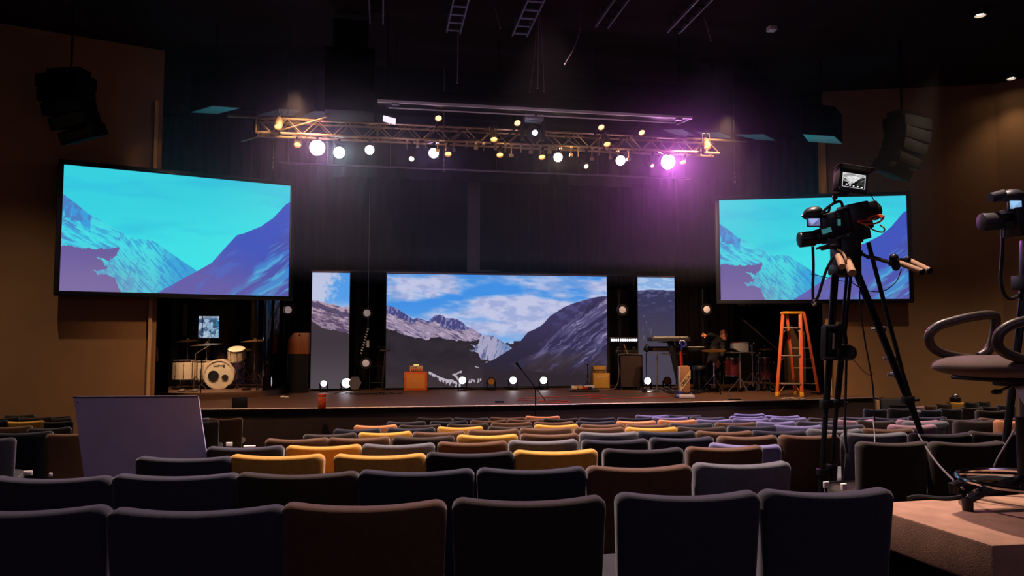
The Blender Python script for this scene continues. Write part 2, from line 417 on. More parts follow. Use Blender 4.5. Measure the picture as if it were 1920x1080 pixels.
    # lit area: right of a line from (1120,560) to (960,693)
    lx = interp(y, [(555, 1130), (575, 1095), (600, 1070), (620, 1040), (640, 1020), (665, 1000), (680, 975), (690, 950), (700, 960), (712, 1040), (722, 1060), (733, 1100)])
    ex = interp(y, [(555, 1160), (640, 1160), (655, 1130), (680, 1110), (700, 1125), (712, 1115), (733, 1070)])
    lit = sm(-6, 16, x-lx+j*26)*(1-.75*sm(-8, 20, x-ex+j*30))*(y < 712+j*8)
    # the foot: darker meadow between fans
    mead = sm(.35, .6, fbm(u/60.+2, v/13.+1, 3))*sm(655, 685, y)
    rock = np.zeros_like(img); rock[...] = (82, 76, 116); rock = mixc(rock, (54, 48, 82), sm(.44, .60, q)); rock = mixc(rock, (150, 140, 178), sm(.55, .74, q2*.55+(1-q)*.45+.02)*(.35+.65*sm(.4, .6, fbm(x/22.+8, y/18., 3))))
    rock = mixc(rock, (60, 50, 60), mead*.85)
    rm = mixc(rm, rock, lit)
    rm = mixc(rm, (88, 78, 112), sm(0, 18, x-ex)*sm(640, 720, y)*.75)
    rm = mixc(rm, (48, 39, 45), sm(680, 716, y+j*20)*.9)
    mR = (y > rs) & (x > 900)
    return np.where(mR[..., None], rm, img)
def left_strip(x, y):
    img = valley(x+160, y-4); j = fbm(x/5., y/5., 4)-.5
    sky = np.zeros_like(img); sky[...] = (70, 150, 230)
    cl = np.clip(1-sm(605, 640, x+(y-540)*.4+j*40), 0, 1)+np.exp(-((y-585)/12.)**2)*.7+.12
    img = mixc(sky, (188, 196, 226), np.clip(cl, 0, 1))
    rs = interp(x, [(582, 567), (604, 570.6), (628, 576), (644, 581), (650, 578.7), (657, 581)])+j*1.5
    st = fbm((x*.4-y)/2.6, (x+y)/12., 4)
    b = np.zeros_like(img); b[...] = (176, 152, 170); b = mixc(b, (84, 66, 96), sm(.52, .66, st)*.8)
    d = y-rs; b = mixc(b, (92, 74, 104), sm(24, 31, d+j*14)); b = mixc(b, (150, 128, 150), sm(24, 31, d+j*14)*sm(.5, .62, st)); b = mixc(b, (70, 58, 92), (1-sm(3, 7, np.abs(d-7-(x-583)*.12)+j*4))*.8)
    img = np.where((y > rs)[..., None], b, img)
    lo = interp(x, [(582, 606), (600, 617), (616, 622), (657, 630)])+j*6
    f = np.zeros_like(img); f[...] = (62, 54, 60); f = mixc(f, (86, 78, 84), sm(640, 735, y)*.8)
    return np.where((y > lo)[..., None], f, img)
def right_strip(x, y):
    j = fbm(x/6., y/6., 4)-.5
    img = np.zeros(x.shape+(3,)); img[...] = (172, 196, 232); img = mixc(img, (138, 176, 226), sm(.4, .6, fbm(x/14., y/5., 3)))
    rs = interp(x, [(1190, 542.5), (1205, 542), (1216, 540.4), (1233, 541), (1264, 541.4), (1270, 542)])+j
    b = np.zeros_like(img); b[...] = (56, 54, 88); b = mixc(b, (88, 86, 128), sm(.5, .7, fbm((x-y)/9., (x*.3+y)/5., 4))*sm(600, 545, y)); b = mixc(b, (74, 67, 80), sm(540, 670, y)*.9)
    b = mixc(b, (110, 104, 130), sm(.66, .74, fbm(x/3., y/9.+7, 3))*np.exp(-((x-1212)/9.)**2)*sm(580, 600, y)*sm(660, 630, y))
    return np.where((y > rs)[..., None], b, img)
def cyan(img):
    """the side screens show the same picture with a strong cyan cast"""
    L = img/255.
    l = L.mean(-1)
    r = np.interp(l, [0, .2, .35, .5, .75, 1], [108, 104, 74, 58, 56, 90]); g = np.interp(l, [0, .2, .3, .45, .6, .75, 1], [88, 92, 112, 168, 212, 226, 240]); b = np.interp(l, [0, .2, .35, .5, .75, 1], [142, 158, 196, 222, 230, 236])
    return np.stack([r, g, b], -1)
def side_pic(u, v):
    x = 852+178*u; y = 578.5+101*v
    img = valley(x, y); out = cyan(img)
    sky = ((img[..., 2] > 205) & (v < .85))
    s = np.zeros_like(out); s[...] = (56, 208, 224); s = mixc(s, (64, 226, 232), sm(.1, .7, v+.4*(u-.5))); s = mixc(s, (48, 186, 222), sm(.5, .75, fbm(u*3, v*7, 4))*.5)
    above = (y < interp(x, LSKY)) & (y < interp(x, RSKY))
    out = np.where(above[..., None], s, out)
    rt = (y >= interp(x, RSKY)) & (x > 905)
    U = u*1.76; wob = (fbm(U*3+2, v*3, 3)-.5)*.10
    perp = (U*.60+v*.80)+wob; alo = U*-.80+v*.60
    s1 = fbm(perp*17+40, alo*2.6+9, 5); s2 = fbm(perp*46+11, alo*6+3, 4)
    mass = sm(-.06, .10, v-np.interp(u, [.60, .71, .79, .86, 1.0], [1.15, 1.0, .86, .68, .42])+(fbm(u*9, v*9, 3)-.5)*.22)
    up = sm(.60, .66, fbm(perp*14+3, alo*4, 5))*.45
    rb = np.zeros_like(out); rb[...] = (64, 84, 188); rb = mixc(rb, (98, 92, 168), sm(.45, 1.05, v+(.75-u)*.8)); rb = mixc(rb, (76, 110, 206), up)
    rb = mixc(rb, (66, 146, 214), mass*sm(.44, .60, s1)*.85); rb = mixc(rb, (84, 178, 222), mass*sm(.53, .66, s2)*.8); rb = mixc(rb, (78, 80, 160), mass*sm(.56, .44, s1)*.5)
    out = np.where(rt[..., None], rb, out)
    dk = (~above) & (img.mean(-1) > 100) & ~rt
    scr = (x > 888) & (y > 634)
    fine = np.where(scr, fbm((x*1.15-y*.95)/1.5+7, (x+y*1.2)/11., 4), fbm((x*.5-y*1.1)/1.2+7, (x+y*.5)/9., 4))
    out = np.where(dk[..., None], mixc(out, (96, 222, 230), np.full(u.shape, .35)), out)
    out = np.where(dk[..., None], mixc(out, (50, 132, 208), sm(.50, .70, fine)*np.where(scr, .65, .5)), out)
    cf = dk & (x < 872) & (y < interp(x, LSKY)+9+fbm(x/3., y/3., 3)*8)
    out = np.where(cf[..., None], mixc(out, (58, 128, 214), np.full(u.shape, .6)), out)
    out = np.where((dk & (x > 918))[..., None], mixc(out, (44, 130, 212), sm(916, 940, x)*.55), out)
    low = sm(.55, 1, v)
    out = mixc(out, (150, 128, 168), low*.35*(1-above*1.0)*(1-sm(.15, .5, u))+low*.12*(1-above*1.0))
    return out
def picture(name, w, h, nx, ny, func, m, parent, loc=(0, 0, 0), rot=(0, 0, 0)):
    """flat screen surface, local x right, z up, origin at its centre, facing -y; func(u,v)->sRGB"""
    X, Y = np.meshgrid(np.linspace(0, 1, nx), np.linspace(0, 1, ny))
    rgb = np.clip(func(X, Y), 0, 255)/255.
    l = np.where(rgb <= .04045, rgb/12.92, ((rgb+.055)/1.055)**2.4)
    co = np.stack([(X-.5)*w, X*0, (.5-Y)*h], -1).reshape(-1, 3)
    idx = np.arange(nx*ny).reshape(ny, nx)
    q = np.stack([idx[1:, :-1], idx[1:, 1:], idx[:-1, 1:], idx[:-1, :-1]], -1).reshape(-1, 4)
    me = bpy.data.meshes.new(name); me.vertices.add(len(co)); me.vertices.foreach_set('co', co.ravel())
    me.loops.add(q.size); me.loops.foreach_set('vertex_index', q.ravel().astype(np.int32))
    me.polygons.add(len(q)); me.polygons.foreach_set('loop_start', (np.arange(len(q))*4).astype(np.int32))
    me.update(calc_edges=True); me.validate()
    at = me.color_attributes.new('picture', 'FLOAT_COLOR', 'POINT')
    at.data.foreach_set('color', np.concatenate([l.reshape(-1, 3), np.ones((nx*ny, 1))], 1).astype(np.float32).ravel())
    me.materials.append(m)
    o = bpy.data.objects.new(name, me); COL.objects.link(o); o.location = loc; o.rotation_euler = rot; o.parent = parent
    return o
# ------------------------------------------------------------------ the hall
DK = 0.95                      # stage deck height
CX = 2.8                       # stage centre line
SLOPE = 0.075
def floor_z(Y): return max(0.0, 1.03-SLOPE*Y)
def wall(name, p, q, z0, z1, m, th=0.25):
    p = Vector((p[0], p[1], 0)); q = Vector((q[0], q[1], 0)); d = (q-p).normalized(); n = Vector((-d.y, d.x, 0))*th
    if n.y < 0 and abs(d.x) > .5: n = -n
    b = B(); P = [p, q, q+n, p+n]
    b.hexa([(v.x, v.y, z0) for v in P]+[(v.x, v.y, z1) for v in P])
    return struct(b.obj(name, m, smooth=False))
# floor: raked under the seats, flat at the stage
b = B(); prof = [(-5, 1.03+SLOPE*5), (13.733, 0), (20.5, 0)]
for (y0, z0), (y1, z1) in zip(prof[:-1], prof[1:]):
    b.hexa([(-22, y0, z0-.2), (26, y0, z0-.2), (26, y1, z1-.2), (-22, y1, z1-.2), (-22, y0, z0), (26, y0, z0), (26, y1, z1), (-22, y1, z1)])
struct(b.obj('floor', 'carpet', smooth=False))
b = B(); b.box((2, 7.5, CEIL+.1), (48, 26, .2)); struct(b.obj('ceiling', 'ceiling', smooth=False))
ca, sa = math.cos(math.radians(18.6)), math.sin(math.radians(18.6))
LW = Vector((-4.21, 15.03, 0)); RW = Vector((9.81, 15.03, 0))
LC = LW+Vector((-ca, -sa, 0))*3.6; RC = RW+Vector((ca, -sa, 0))*3.6
wall('wall_left', LC, LW, 0, CEIL, 'wall'); wall('wall_right', RW, RC, 0, CEIL, 'wall')
def sidewall(name, p, q):
    p = Vector(p); q = Vector(q); d = (q-p).normalized(); n = Vector((d.y, -d.x, 0))*.25
    if n.dot(Vector((CX, 3, 0))-p) > 0: n = -n
    P = [p, q, q+n, p+n]; b = B(); b.hexa([(v.x, v.y, 0) for v in P]+[(v.x, v.y, CEIL) for v in P]); struct(b.obj(name, 'wall', smooth=False))
sidewall('wall_left_side', LC, LC+Vector((-.64, -.77, 0))*17)
sidewall('wall_right_side', RC, RC+Vector((.64, -.77, 0))*17)
b = B(); b.box((2, -4.6, 4), (40, .3, 8)); struct(b.obj('wall_rear', 'wall', smooth=False))
b = B(); b.box((CX, 20.2, 3.9), (30, .25, 7.8)); struct(b.obj('wall_back', 'black_matte', smooth=False))
for nm, x in (('wall_backstage_left', -9), ('wall_backstage_right', 15.5)):
    b = B(); b.box((x, 17.4, 3.9), (.25, 5.5, 7.8)); struct(b.obj(nm, 'black_matte', smooth=False))
# wall end caps (one plywood trim, truss light painted into its yellow top)
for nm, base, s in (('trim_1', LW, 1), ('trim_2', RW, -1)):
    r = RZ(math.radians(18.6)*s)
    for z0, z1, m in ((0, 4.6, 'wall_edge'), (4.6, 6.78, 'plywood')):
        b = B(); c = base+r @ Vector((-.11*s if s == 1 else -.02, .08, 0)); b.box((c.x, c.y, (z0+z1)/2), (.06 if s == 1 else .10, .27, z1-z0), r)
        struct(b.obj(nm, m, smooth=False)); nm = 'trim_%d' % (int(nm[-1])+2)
# black header over the stage opening and the dark ceiling of the stage house
b = B(); b.box((CX, 15.25, (6.8+CEIL)/2), (14.02+.2, .2, CEIL-6.8)); struct(b.obj('wall_header', 'black_cloth', smooth=False))
# piece of tan wall seen between the curtains behind the ladder
b = B(); a0 = at_y(1478, 700, 19.3); a1 = at_y(1522, 700, 19.3)
b.hexa([(a0.x, 19.3, DK), (a1.x, 19.3, DK), (a1.x, 19.5, DK), (a0.x, 19.5, DK), (a0.x, 19.3, 4.3), (a1.x-.3, 19.3, 4.3), (a1.x-.3, 19.5, 4.3), (a0.x, 19.5, 4.3)])
struct(b.obj('wall_backstage', 'wall', smooth=False))

spot('backstage_work_light', (10.7, 17.6, 6.2), (11.5, 19.3, 2.3), 320, (1, .72, .48), 40, .8, .08)  # added spot out of view, brightens the tan wall strip
# ------------------------------------------------------------------ stage
half = [(0, 14.03), (2, 14.05), (4, 14.10), (5.4, 14.17), (6.4, 14.26), (7.2, 14.36), (7.75, 14.47), (8.0, 14.62)]
edge = [(CX-x, y) for x, y in half[::-1]]+[(CX+x, y) for x, y in half[1:]]
poly = edge+[(CX+8.0, 20.0), (CX-8.0, 20.0)]
b = B(); b.prism(poly, .04, Matrix.Translation((0, 0, DK-.04))); struct(b.obj('floor_stage', 'deck', smooth=False))
b = B(); b.prism([(x, y+.03) for x, y in edge]+poly[-2:], DK-.04, Matrix.Translation((0, 0, 0))); struct(b.obj('trim_5', 'fascia', smooth=False))
b = B(); b.sweep([(x, y-.006, DK-.012) for x, y in bez([(x, y, 0) for x, y in edge], 3) for y in [y]] if False else [(p.x, p.y-.005, DK-.012) for p in bez([(x, y, 0) for x, y in edge], 3)], .016, 6)
struct(b.obj('trim_6', 'nosing'))

# ------------------------------------------------------------------ curtains
def curtain(name, pts, z0, z1, m, label, fold=.07, per=.28, group=None, seed=0):
    P = [Vector((x, y, 0)) for x, y in pts]; rnd = random.Random(seed)
    L = [(P[i+1]-P[i]).length for i in range(len(P)-1)]; T = sum(L); n = int(T/.03); bm = bmesh.new(); prev = None; ph = rnd.random()*6
    ps = [0]
    for i in range(n): ps.append(ps[-1]+.03/per*2*PI*(.7+.6*rnd.random()))
    for i in range(n+1):
        s = T*i/n; k = 0
        while k < len(L)-1 and s > L[k]: s -= L[k]; k += 1
        d = (P[k+1]-P[k]).normalized(); nrm = Vector((-d.y, d.x, 0)); c = P[k]+d*s
        o = nrm*fold*(math.sin(ps[i]+ph)+.35*math.sin(ps[i]*.37))
        col = []
        for j in range(5):
            z = z0+(z1-z0)*j/4; col.append(bm.verts.new((c.x+o.x*(1-.25*j/4)+.01*math.sin(j+i*.2), c.y+o.y*(1-.25*j/4), z)))
        if prev:
            for j in range(4): bm.faces.new((prev[j], col[j], col[j+1], prev[j+1]))
        prev = col
    me = bpy.data.meshes.new(name); bm.to_mesh(me); bm.free(); me.materials.append(M[m]); me.polygons.foreach_set('use_smooth', [True]*len(me.polygons))
    o = bpy.data.objects.new(name, me); COL.objects.link(o)
    s = o.modifiers.new('thick', 'SOLIDIFY'); s.thickness = .006
    return tag(o, label, 'curtain', group)
G = 'stage curtains'
curtain('leg_curtain', [(-6.2, 19.35), (-3.25, 19.35)], 3.45, 7.75, 'drape_grey', 'charcoal pleated curtain beside the pale wall edge, above the left projection screen', group=G, seed=1)
curtain('leg_curtain', [(-3.2, 19.5), (-1.5, 19.5)], DK, 7.3, 'drape', 'dark brown curtain between the drum booth and the left narrow video panel', group=G, seed=2)
curtain('leg_curtain', [(9.7, 19.0), (12.9, 18.9)], 3.1, 7.78, 'drape_grey', 'charcoal pleated curtain above the right projection screen', group=G, seed=3)
curtain('leg_curtain', [(7.9, 19.1), (9.55, 19.0)], DK, 6.6, 'black_cloth', 'black curtain standing left of the orange step ladder', group=G, seed=5)
curtain('leg_curtain', [(11.6, 18.7), (10.3, 16.6), (10.1, 15.5)], DK, 3.2, 'black_cloth', 'black curtain hanging between the orange ladder and the right wall edge', group=G, seed=9)
curtain('backdrop_curtain', [(-1.6, 19.2), (1.75, 19.2)], DK, 7.3, 'drape', 'wide black backdrop curtain above the left half of the video wall', fold=.09, per=.36, group=G, seed=4)
curtain('backdrop_curtain', [(3.05, 19.2), (8.0, 19.2)], DK, 7.3, 'drape', 'wide black backdrop curtain above the right half of the video wall, washed magenta', fold=.09, per=.36, group=G, seed=6)
curtain('valance_curtain', [(-1.2, 17.9), (7.0, 17.9)], 6.05, 7.78, 'black_cloth', 'short black valance hanging behind the lighting truss', fold=.06, per=.5, group=G, seed=8)
b = B(); b.box((2.4, 19.55, 4.2), (.34, .1, 6.5)); b.box((3.0, 19.6, 3.9), (1.1, .08, .25)); tag(b.obj('backstage_post', 'grey', smooth=False), 'dark grey vertical post showing in the gap between the backdrop curtains', 'post')

# ------------------------------------------------------------------ side projection screens
pic = mat_picture('projected picture', 1.0)
def side_screen(s, label):
    c = Vector((CX+s*6.54, 14.86, 0)); rz = -s*math.radians(18.6)
    W_, H_ = 3.94, 2.25
    zc = 4.18
    t = thing('projection_screen', label, 'screen', (c.x, c.y, zc), rz, 'projection screens')
    picture('screen_surface', W_, H_, 480, 274, side_pic, pic, t, (0, -.05, 0))
    b = B(); f = .085
    for z in (-1, 1): b.box((0, -.03, z*(H_/2+f/2)), (W_+2*f, .10, f))
    for x in (-1, 1): b.box((x*(W_/2+f/2), -.03, 0), (f, .10, H_))
    b.obj('frame', 'bezel', t, bevel=.006)
    b = B(); b.box((0, .02, 0), (W_, .08, H_)); b.box((0, .09, .5), (.5, .08, .4)); b.obj('back_panel', 'black_matte', t)
    return t
side_screen(-1, 'wide projection screen with cyan mountain picture on the left wall, above the drum booth')
side_screen(1, 'wide projection screen with cyan mountain picture on the right wall, behind the tripod camera')

# ------------------------------------------------------------------ LED video wall
YL = 18.4; ZB, ZT = DK+.03, 3.80
picl = mat_picture('video wall picture', 1.0)
def led(x0, x1, func, nx, ny, label, px0, px1):
    a = at_y(x0, 620, YL).x; c = at_y(x1, 620, YL).x; w = c-a
    t = thing('led_video_panel', label, 'video panel', ((a+c)/2, YL, DK), 0, 'video wall panels')
    h = ZT-ZB
    picture('screen_surface', w-.03, h-.03, nx, ny, lambda u, v: func(px0+(px1-px0)*u, 515+219*v), picl, t, (0, -.06, .03+h/2))
    b = B(); b.box((0, 0, .03+h/2), (w, .11, h)); b.box((-w*.3, .3, .2), (.05, .6, .4)); b.box((w*.3, .3, .2), (.05, .6, .4)); b.obj('cabinet', 'black', t)
    b = B(); b.box((0, -.05, .03+h+.012), (w, .03, .024)); b.obj('top_edge', 'rail', t)
    return t
led(583, 656, left_strip, 150, 420, 'narrow video panel with pink slope and blue sky, left of the wide one', 583, 656)
led(723, 1138, valley, 800, 420, 'wide central video panel showing a mountain valley', 723, 1138)
led(1194, 1265, right_strip, 150, 420, 'narrow video panel with dark purple slope, behind the keyboard', 1194, 1265)
b = B(); xa = at_y(580, 510, YL).x; xb = at_y(1268, 519, YL).x
for k in range(9):
    x = xa+(xb-xa)*k/8; b.cyl((x, YL+.1, ZT+.06), (x, YL+.1, ZT+.16), .014, n=6)
b.bar((xa, YL+.1, ZT+.05), (xb, YL+.1, ZT+.05), .05, .05)
tag(b.obj('support_bar', 'black_metal'), 'thin dark bar with pegs running along the top of the video panels', 'bar')

# ------------------------------------------------------------------ drum booth
BC = at_z(405, 742, DK+.06); BC = BC+Vector((BC.x, BC.y, 0)).normalized()*1.5; BC.z = DK; BR_ = 1.46
t = thing('drum_booth', 'curved clear acrylic drum booth with black canopy band under the left screen', 'drum booth', BC)
b = B(); b.lathe([(0, .12), (BR_+.04, .12), (BR_+.07, .09), (BR_+.07, 0), (0, 0)], n=64); b.obj('riser', 'deck', t)
b = B(); b.lathe([(BR_-.015, .12), (BR_-.015, 2.12), (BR_, 2.12), (BR_, .12)], n=64, a0=PI*.97, a1=PI*2.06, closeprof=True); b.obj('acrylic_shield', 'acrylic', t)
b = B(); b.lathe([(BR_-.06, 2.12), (BR_-.06, 2.46), (BR_+.03, 2.46), (BR_+.03, 2.12)], n=64, a0=PI*.9, a1=PI*2.1, closeprof=True)
b.obj('canopy_band', 'black', t)
for a in (1.02, 1.25, 1.5, 1.75, 2.0):
    b = B(); b.cyl((math.cos(PI*a)*(BR_+.012), math.sin(PI*a)*(BR_+.012), .12), (math.cos(PI*a)*(BR_+.012), math.sin(PI*a)*(BR_+.012), 2.12), .008, n=6); b.obj('panel_joint', 'black_metal', t)
b = B(); b.lathe([(BR_-.05, .1), (BR_-.05, 2.3), (BR_-.01, 2.3), (BR_-.01, .1)], n=40, a0=PI*.12, a1=PI*.92, closeprof=True); b.obj('rear_wall', 'black_cloth', t)

DZ = DK+.12
for dx in (-.7, .6): spot('booth_lamp_light', (BC.x+dx, BC.y-1.15, DK+2.25), (BC.x+dx*.7, BC.y-.75, DK+.3), 190, (1, .68, .40), 110, .7, .05)  # added fill spots behind the canopy band, brighten the drum kit
def legs3(b, c, z, r, a0=.3, rad=.011):
    for k in range(3):
        a = a0+k*2*PI/3; e = Vector((c.x+r*math.cos(a), c.y+r*math.sin(a), DZ if c.y > 0 else 0)); b.cyl((c.x, c.y, z), e, rad, n=6)
def drum(name, label, px, py, dep, r, h, shell, tilt=0, group='white pearl drum kit', feet=None, cat='drum', zbase=None):
    P = at_d(px, py, dep)
    t = thing(name, label, cat, P, 0, group)
    q = RX(tilt)
    b = B(); b.lathe([(r, -h/2), (r, h/2)], n=28, rot=q); b.lathe([(r*.97, -h/2), (r*.97, h/2)], n=28, rot=q); SH = b.obj('shell', shell, t)
    for sg in (1, -1):
        b = B(); b.lathe([(r*1.0, sg*h/2-.015), (r*1.03, sg*h/2-.015), (r*1.03, sg*h/2+.012), (r*1.0, sg*h/2+.012)], n=28, rot=q, closeprof=True); b.obj('hoop', 'chrome', t)
        b = B(); b.lathe([(0, sg*(h/2)), (r, sg*(h/2))], n=28, rot=q); b.obj('drum_head', 'drum_head', t)
    b = B()
    for k in range(8):
        a = 2*PI*k/8+.2; v = q @ Vector((r*1.02*math.cos(a), r*1.02*math.sin(a), 0)); u = q @ Vector((0, 0, h*.45))
        b.cyl(v-u, v+u, .005, n=5)
        for s in (-1, 1): b.ball(v+u*s*.62, .014, 6)
    b.obj('lugs', 'chrome', SH)
    zb = zbase if zbase is not None else DZ
    if feet:
        for k in range(3):
            a = 2*PI*k/3+.5; b = B(); x, y = r*1.05*math.cos(a), r*1.05*math.sin(a)
            if feet == 'legs': b.cyl((x, y, .05), (x*1.05, y*1.05, zb-P.z), .008, n=6)
            else: b.cyl((0, 0, -h/2-.05), (x*1.5, y*1.5, zb-P.z), .010, n=6)
            b.obj('leg', 'chrome', t)
    return t
# bass drum
P = at_d(414, 707, 16.75); P.z = DZ+.33
t = thing('bass_drum', 'white bass drum with two dark ports in its cream head', 'drum', P, 0, 'white pearl drum kit')
q = RX(PI/2)
b = B(); b.lathe([(.32, -.2), (.32, .2)], n=36, rot=q); b.obj('shell', 'drum_white', t)
for s in (-1, 1):
    b = B(); b.lathe([(.30, s*.2-.02), (.335, s*.2-.02), (.335, s*.2+.02), (.30, s*.2+.02)], n=36, rot=q, closeprof=True); b.obj('hoop', 'drum_white', t)
b = B(); b.lathe([(0, .205), (.30, .205)], n=36, rot=q); HD = b.obj('drum_head', 'drum_head', t)
b = B(); b.lathe([(0, .213), (.105, .213)], c=(-.115, 0, -.03), n=24, rot=q); b.lathe([(0, .213), (.06, .213)], c=(.13, 0, -.07), n=20, rot=q); b.obj('port', 'ink', HD)
b = B(); b.lathe([(.105, .208), (.115, .208), (.115, .222), (.105, .222)], c=(-.115, 0, -.03), n=24, rot=q, closeprof=True); b.lathe([(.06, .208), (.068, .208), (.068, .22), (.06, .22)], c=(.13, 0, -.07), n=20, rot=q, closeprof=True)
b.obj('port_ring', 'black', HD)
text('Ludwig', .085, 'ink', HD, (0, -.21, .2), name='lettering')
b = B()
for k in range(10):
    a = 2*PI*k/10; x, z = .34*math.cos(a), .34*math.sin(a); b.cyl((x, -.2, z), (x, .2, z), .006, n=5)
b.obj('lugs', 'chrome', t)
for s in (-1, 1):
    b = B(); b.cyl((s*.28, -.15, -.1), (s*.42, -.3, -.32), .01, n=6); b.obj('leg', 'chrome', t)
drum('floor_drum', 'white pearl drum at the left end of the kit, on splayed chrome legs', 345, 694, 16.6, .24, .42, 'drum_white', feet='splay')
drum('floor_drum', 'white pearl floor drum just left of the bass drum', 381, 695, 16.75, .20, .42, 'drum_white', feet='legs')
drum('rack_drum', 'small white pearl drum tilted above the bass drum', 444, 664, 16.9, .19, .24, 'drum_white', tilt=.35)
drum('snare_drum', 'white snare drum half hidden behind the bass drum', 441, 684, 17.2, .18, .15, 'drum_white', feet='splay')
def cymbal(px, py, dep, r, label, top=None, tilt=.1, group='cymbals of the white kit', zb=None, legs=.32, a0=.3, cat='cymbal'):
    P = at_d(px, py, dep); t = thing('cymbal_stand', label, cat, P, 0, group); zb = (DZ if zb is None else zb)-P.z
    b = B(); b.lathe([(.012, .03), (.03, .03), (.05, .012), (r*.6, 0), (r, -.018), (r*.6, -.004), (.05, .006), (.03, .022), (.012, .022)], n=30, rot=RX(tilt) @ RY(-.06)); b.obj('cymbal', 'cymbal', t)
    b = B(); b.cyl((0, 0, .06), (0, 0, -.35), .009, n=7); b.cyl((0, 0, -.3), (0, 0, zb+.15), .014, n=8); b.cyl((0, 0, -.30), (0, 0, -.36), .024, n=8); b.cyl((0, 0, zb*.55), (0, 0, zb*.55-.06), .022, n=8); b.obj('pole', 'chrome', t)
    b = B(); b.ball((0, 0, .05), .016, 8); b.obj('wing_nut', 'chrome', t)
    for k in range(3):
        a = a0+k*2*PI/3; b = B(); b.bar((0, 0, zb+.42), (legs*math.cos(a), legs*math.sin(a), zb+.012), .02, .008); b.bar((0, 0, zb+.2), (legs*.5*math.cos(a), legs*.5*math.sin(a), zb+.22), .014, .006); b.obj('leg', 'chrome', t)
    return t
cymbal(352, 638, 17.3, .25, 'cymbal on chrome stand at the left of the drum kit')
cymbal(388, 645, 17.0, .36, 'large low cymbal in front of the small monitor in the drum booth', tilt=.05)
cymbal(478, 638, 16.7, .31, 'cymbal on tripod stand at the right side of the drum booth', tilt=.05, a0=.9, legs=.42)
cymbal(458, 655, 17.5, .17, 'small cymbal half hidden behind the tilted drum', tilt=.2)
# boom stand across the kit
b = B(); p0 = at_d(366, 663, 16.5); p1 = at_d(392, 648, 16.7); b.cyl(p0, p1, .009, n=7); b.cyl(p0, (p0.x, p0.y, DZ), .012, n=7)
for k in range(3):
    a = .2+k*2*PI/3; b.cyl((p0.x, p0.y, DZ+.3), (p0.x+.25*math.cos(a), p0.y+.25*math.sin(a), DZ+.01), .01, n=6)
tag(b.obj('boom_stand', 'chrome'), 'chrome boom stand with slanted arm between the two left drums', 'stand')
# drum microphone boom to the bass drum
b = B(); p0 = at_d(451, 706, 16.3); p1 = at_d(431, 722, 16.4); b.cyl(p0, p1, .007, n=6); b.cyl(p1, p1+(p1-p0).normalized()*.1, .022, n=8); p2 = at_d(462, 741, 16.3); b.cyl(p0, (p2.x, p2.y, DZ), .009, n=6); b.cyl((p2.x, p2.y, DZ), (p2.x, p2.y, DZ+.03), .1, n=16)
tag(b.obj('drum_microphone', 'black_metal'), 'black microphone on short boom pointing at the bass drum ports', 'microphone')
# drum hardware pedals
b = B(); P = at_z(352, 735, DZ)
for dx in (-.15, .12): b.box((P.x+dx, P.y+.1, DZ+.03), (.09, .26, .02), RX(.12)); b.bar((P.x+dx-.06, P.y+.2, DZ+.01), (P.x+dx-.06, P.y+.2, DZ+.25), .012)
b.box((P.x, P.y+.2, DZ+.01), (.42, .03, .02)); tag(b.obj('drum_pedals', 'steel'), 'steel foot pedals on the booth floor below the left drum', 'pedals')
# drummer monitor
P = at_d(392, 613, 17.4); t = thing('booth_monitor', 'small bright blue and white monitor standing inside the drum booth', 'monitor', P)
def noise_pic(u, v):
    n = fbm(u*5, v*5, 5); n2 = fbm(u*9+4, v*12, 4); im = np.zeros(u.shape+(3,)); im[...] = (188, 214, 232); im = mixc(im, (72, 96, 128), sm(.47, .58, n)); im = mixc(im, (40, 150, 190), sm(.5, .62, n2)*sm(.3, .9, u)); im = mixc(im, (232, 240, 248), sm(.2, 0, v)*.6+sm(.56, .66, n2)*sm(.5, 1, v)*.8)
    return im
picture('screen_surface', .45, .50, 70, 80, noise_pic, pic, t, (0, -.03, 0))
b = B(); b.box((0, 0, 0), (.50, .05, .55)); b.obj('housing', 'black', t, bevel=.008)
b = B(); b.cyl((0, .02, -.25), (0, .02, DZ-P.z), .02, n=8); b.box((0, .02, DZ-P.z+.01), (.3, .3, .02)); b.obj('pole', 'black', t)
# white board/strip behind the kit
b = B(); P = at_d(347, 600, 17.7); b.box((P.x, P.y, P.z), (.10, .03, .75)); tag(b.obj('wall_strip', 'grey', smooth=False), 'narrow grey strip on the dark wall inside the drum booth', 'strip')

# items left of booth
P = at_z(270, 744, DK); b = B(); p1 = at_d(291, 652, 15.1); p0 = at_d(277, 745, 15.0); b.cyl(p0, p1, .022, n=8); b.ball(p1, .04, 8); b.cyl(p1, p1+Vector((.05, 0, -.28)), .05, .03, n=8)
tag(b.obj('leaning_pole', 'foam'), 'pale pole leaning by the left wall edge, beside the drum booth', 'pole')
b = B()
for k in range(5):
    p = at_d(283+k*2, 660+k*6, 15.3); b.sweep(bez([p, p+Vector((-.06, 0, -.5)), p+Vector((-.10+.05*k, 0, -1.0)), Vector((p.x-.1+.06*k, p.y, DK))], 5), .012, 6)
tag(b.obj('hanging_cables', 'cable_black'), 'bundle of black cables hanging on the leaning pole', 'cables')
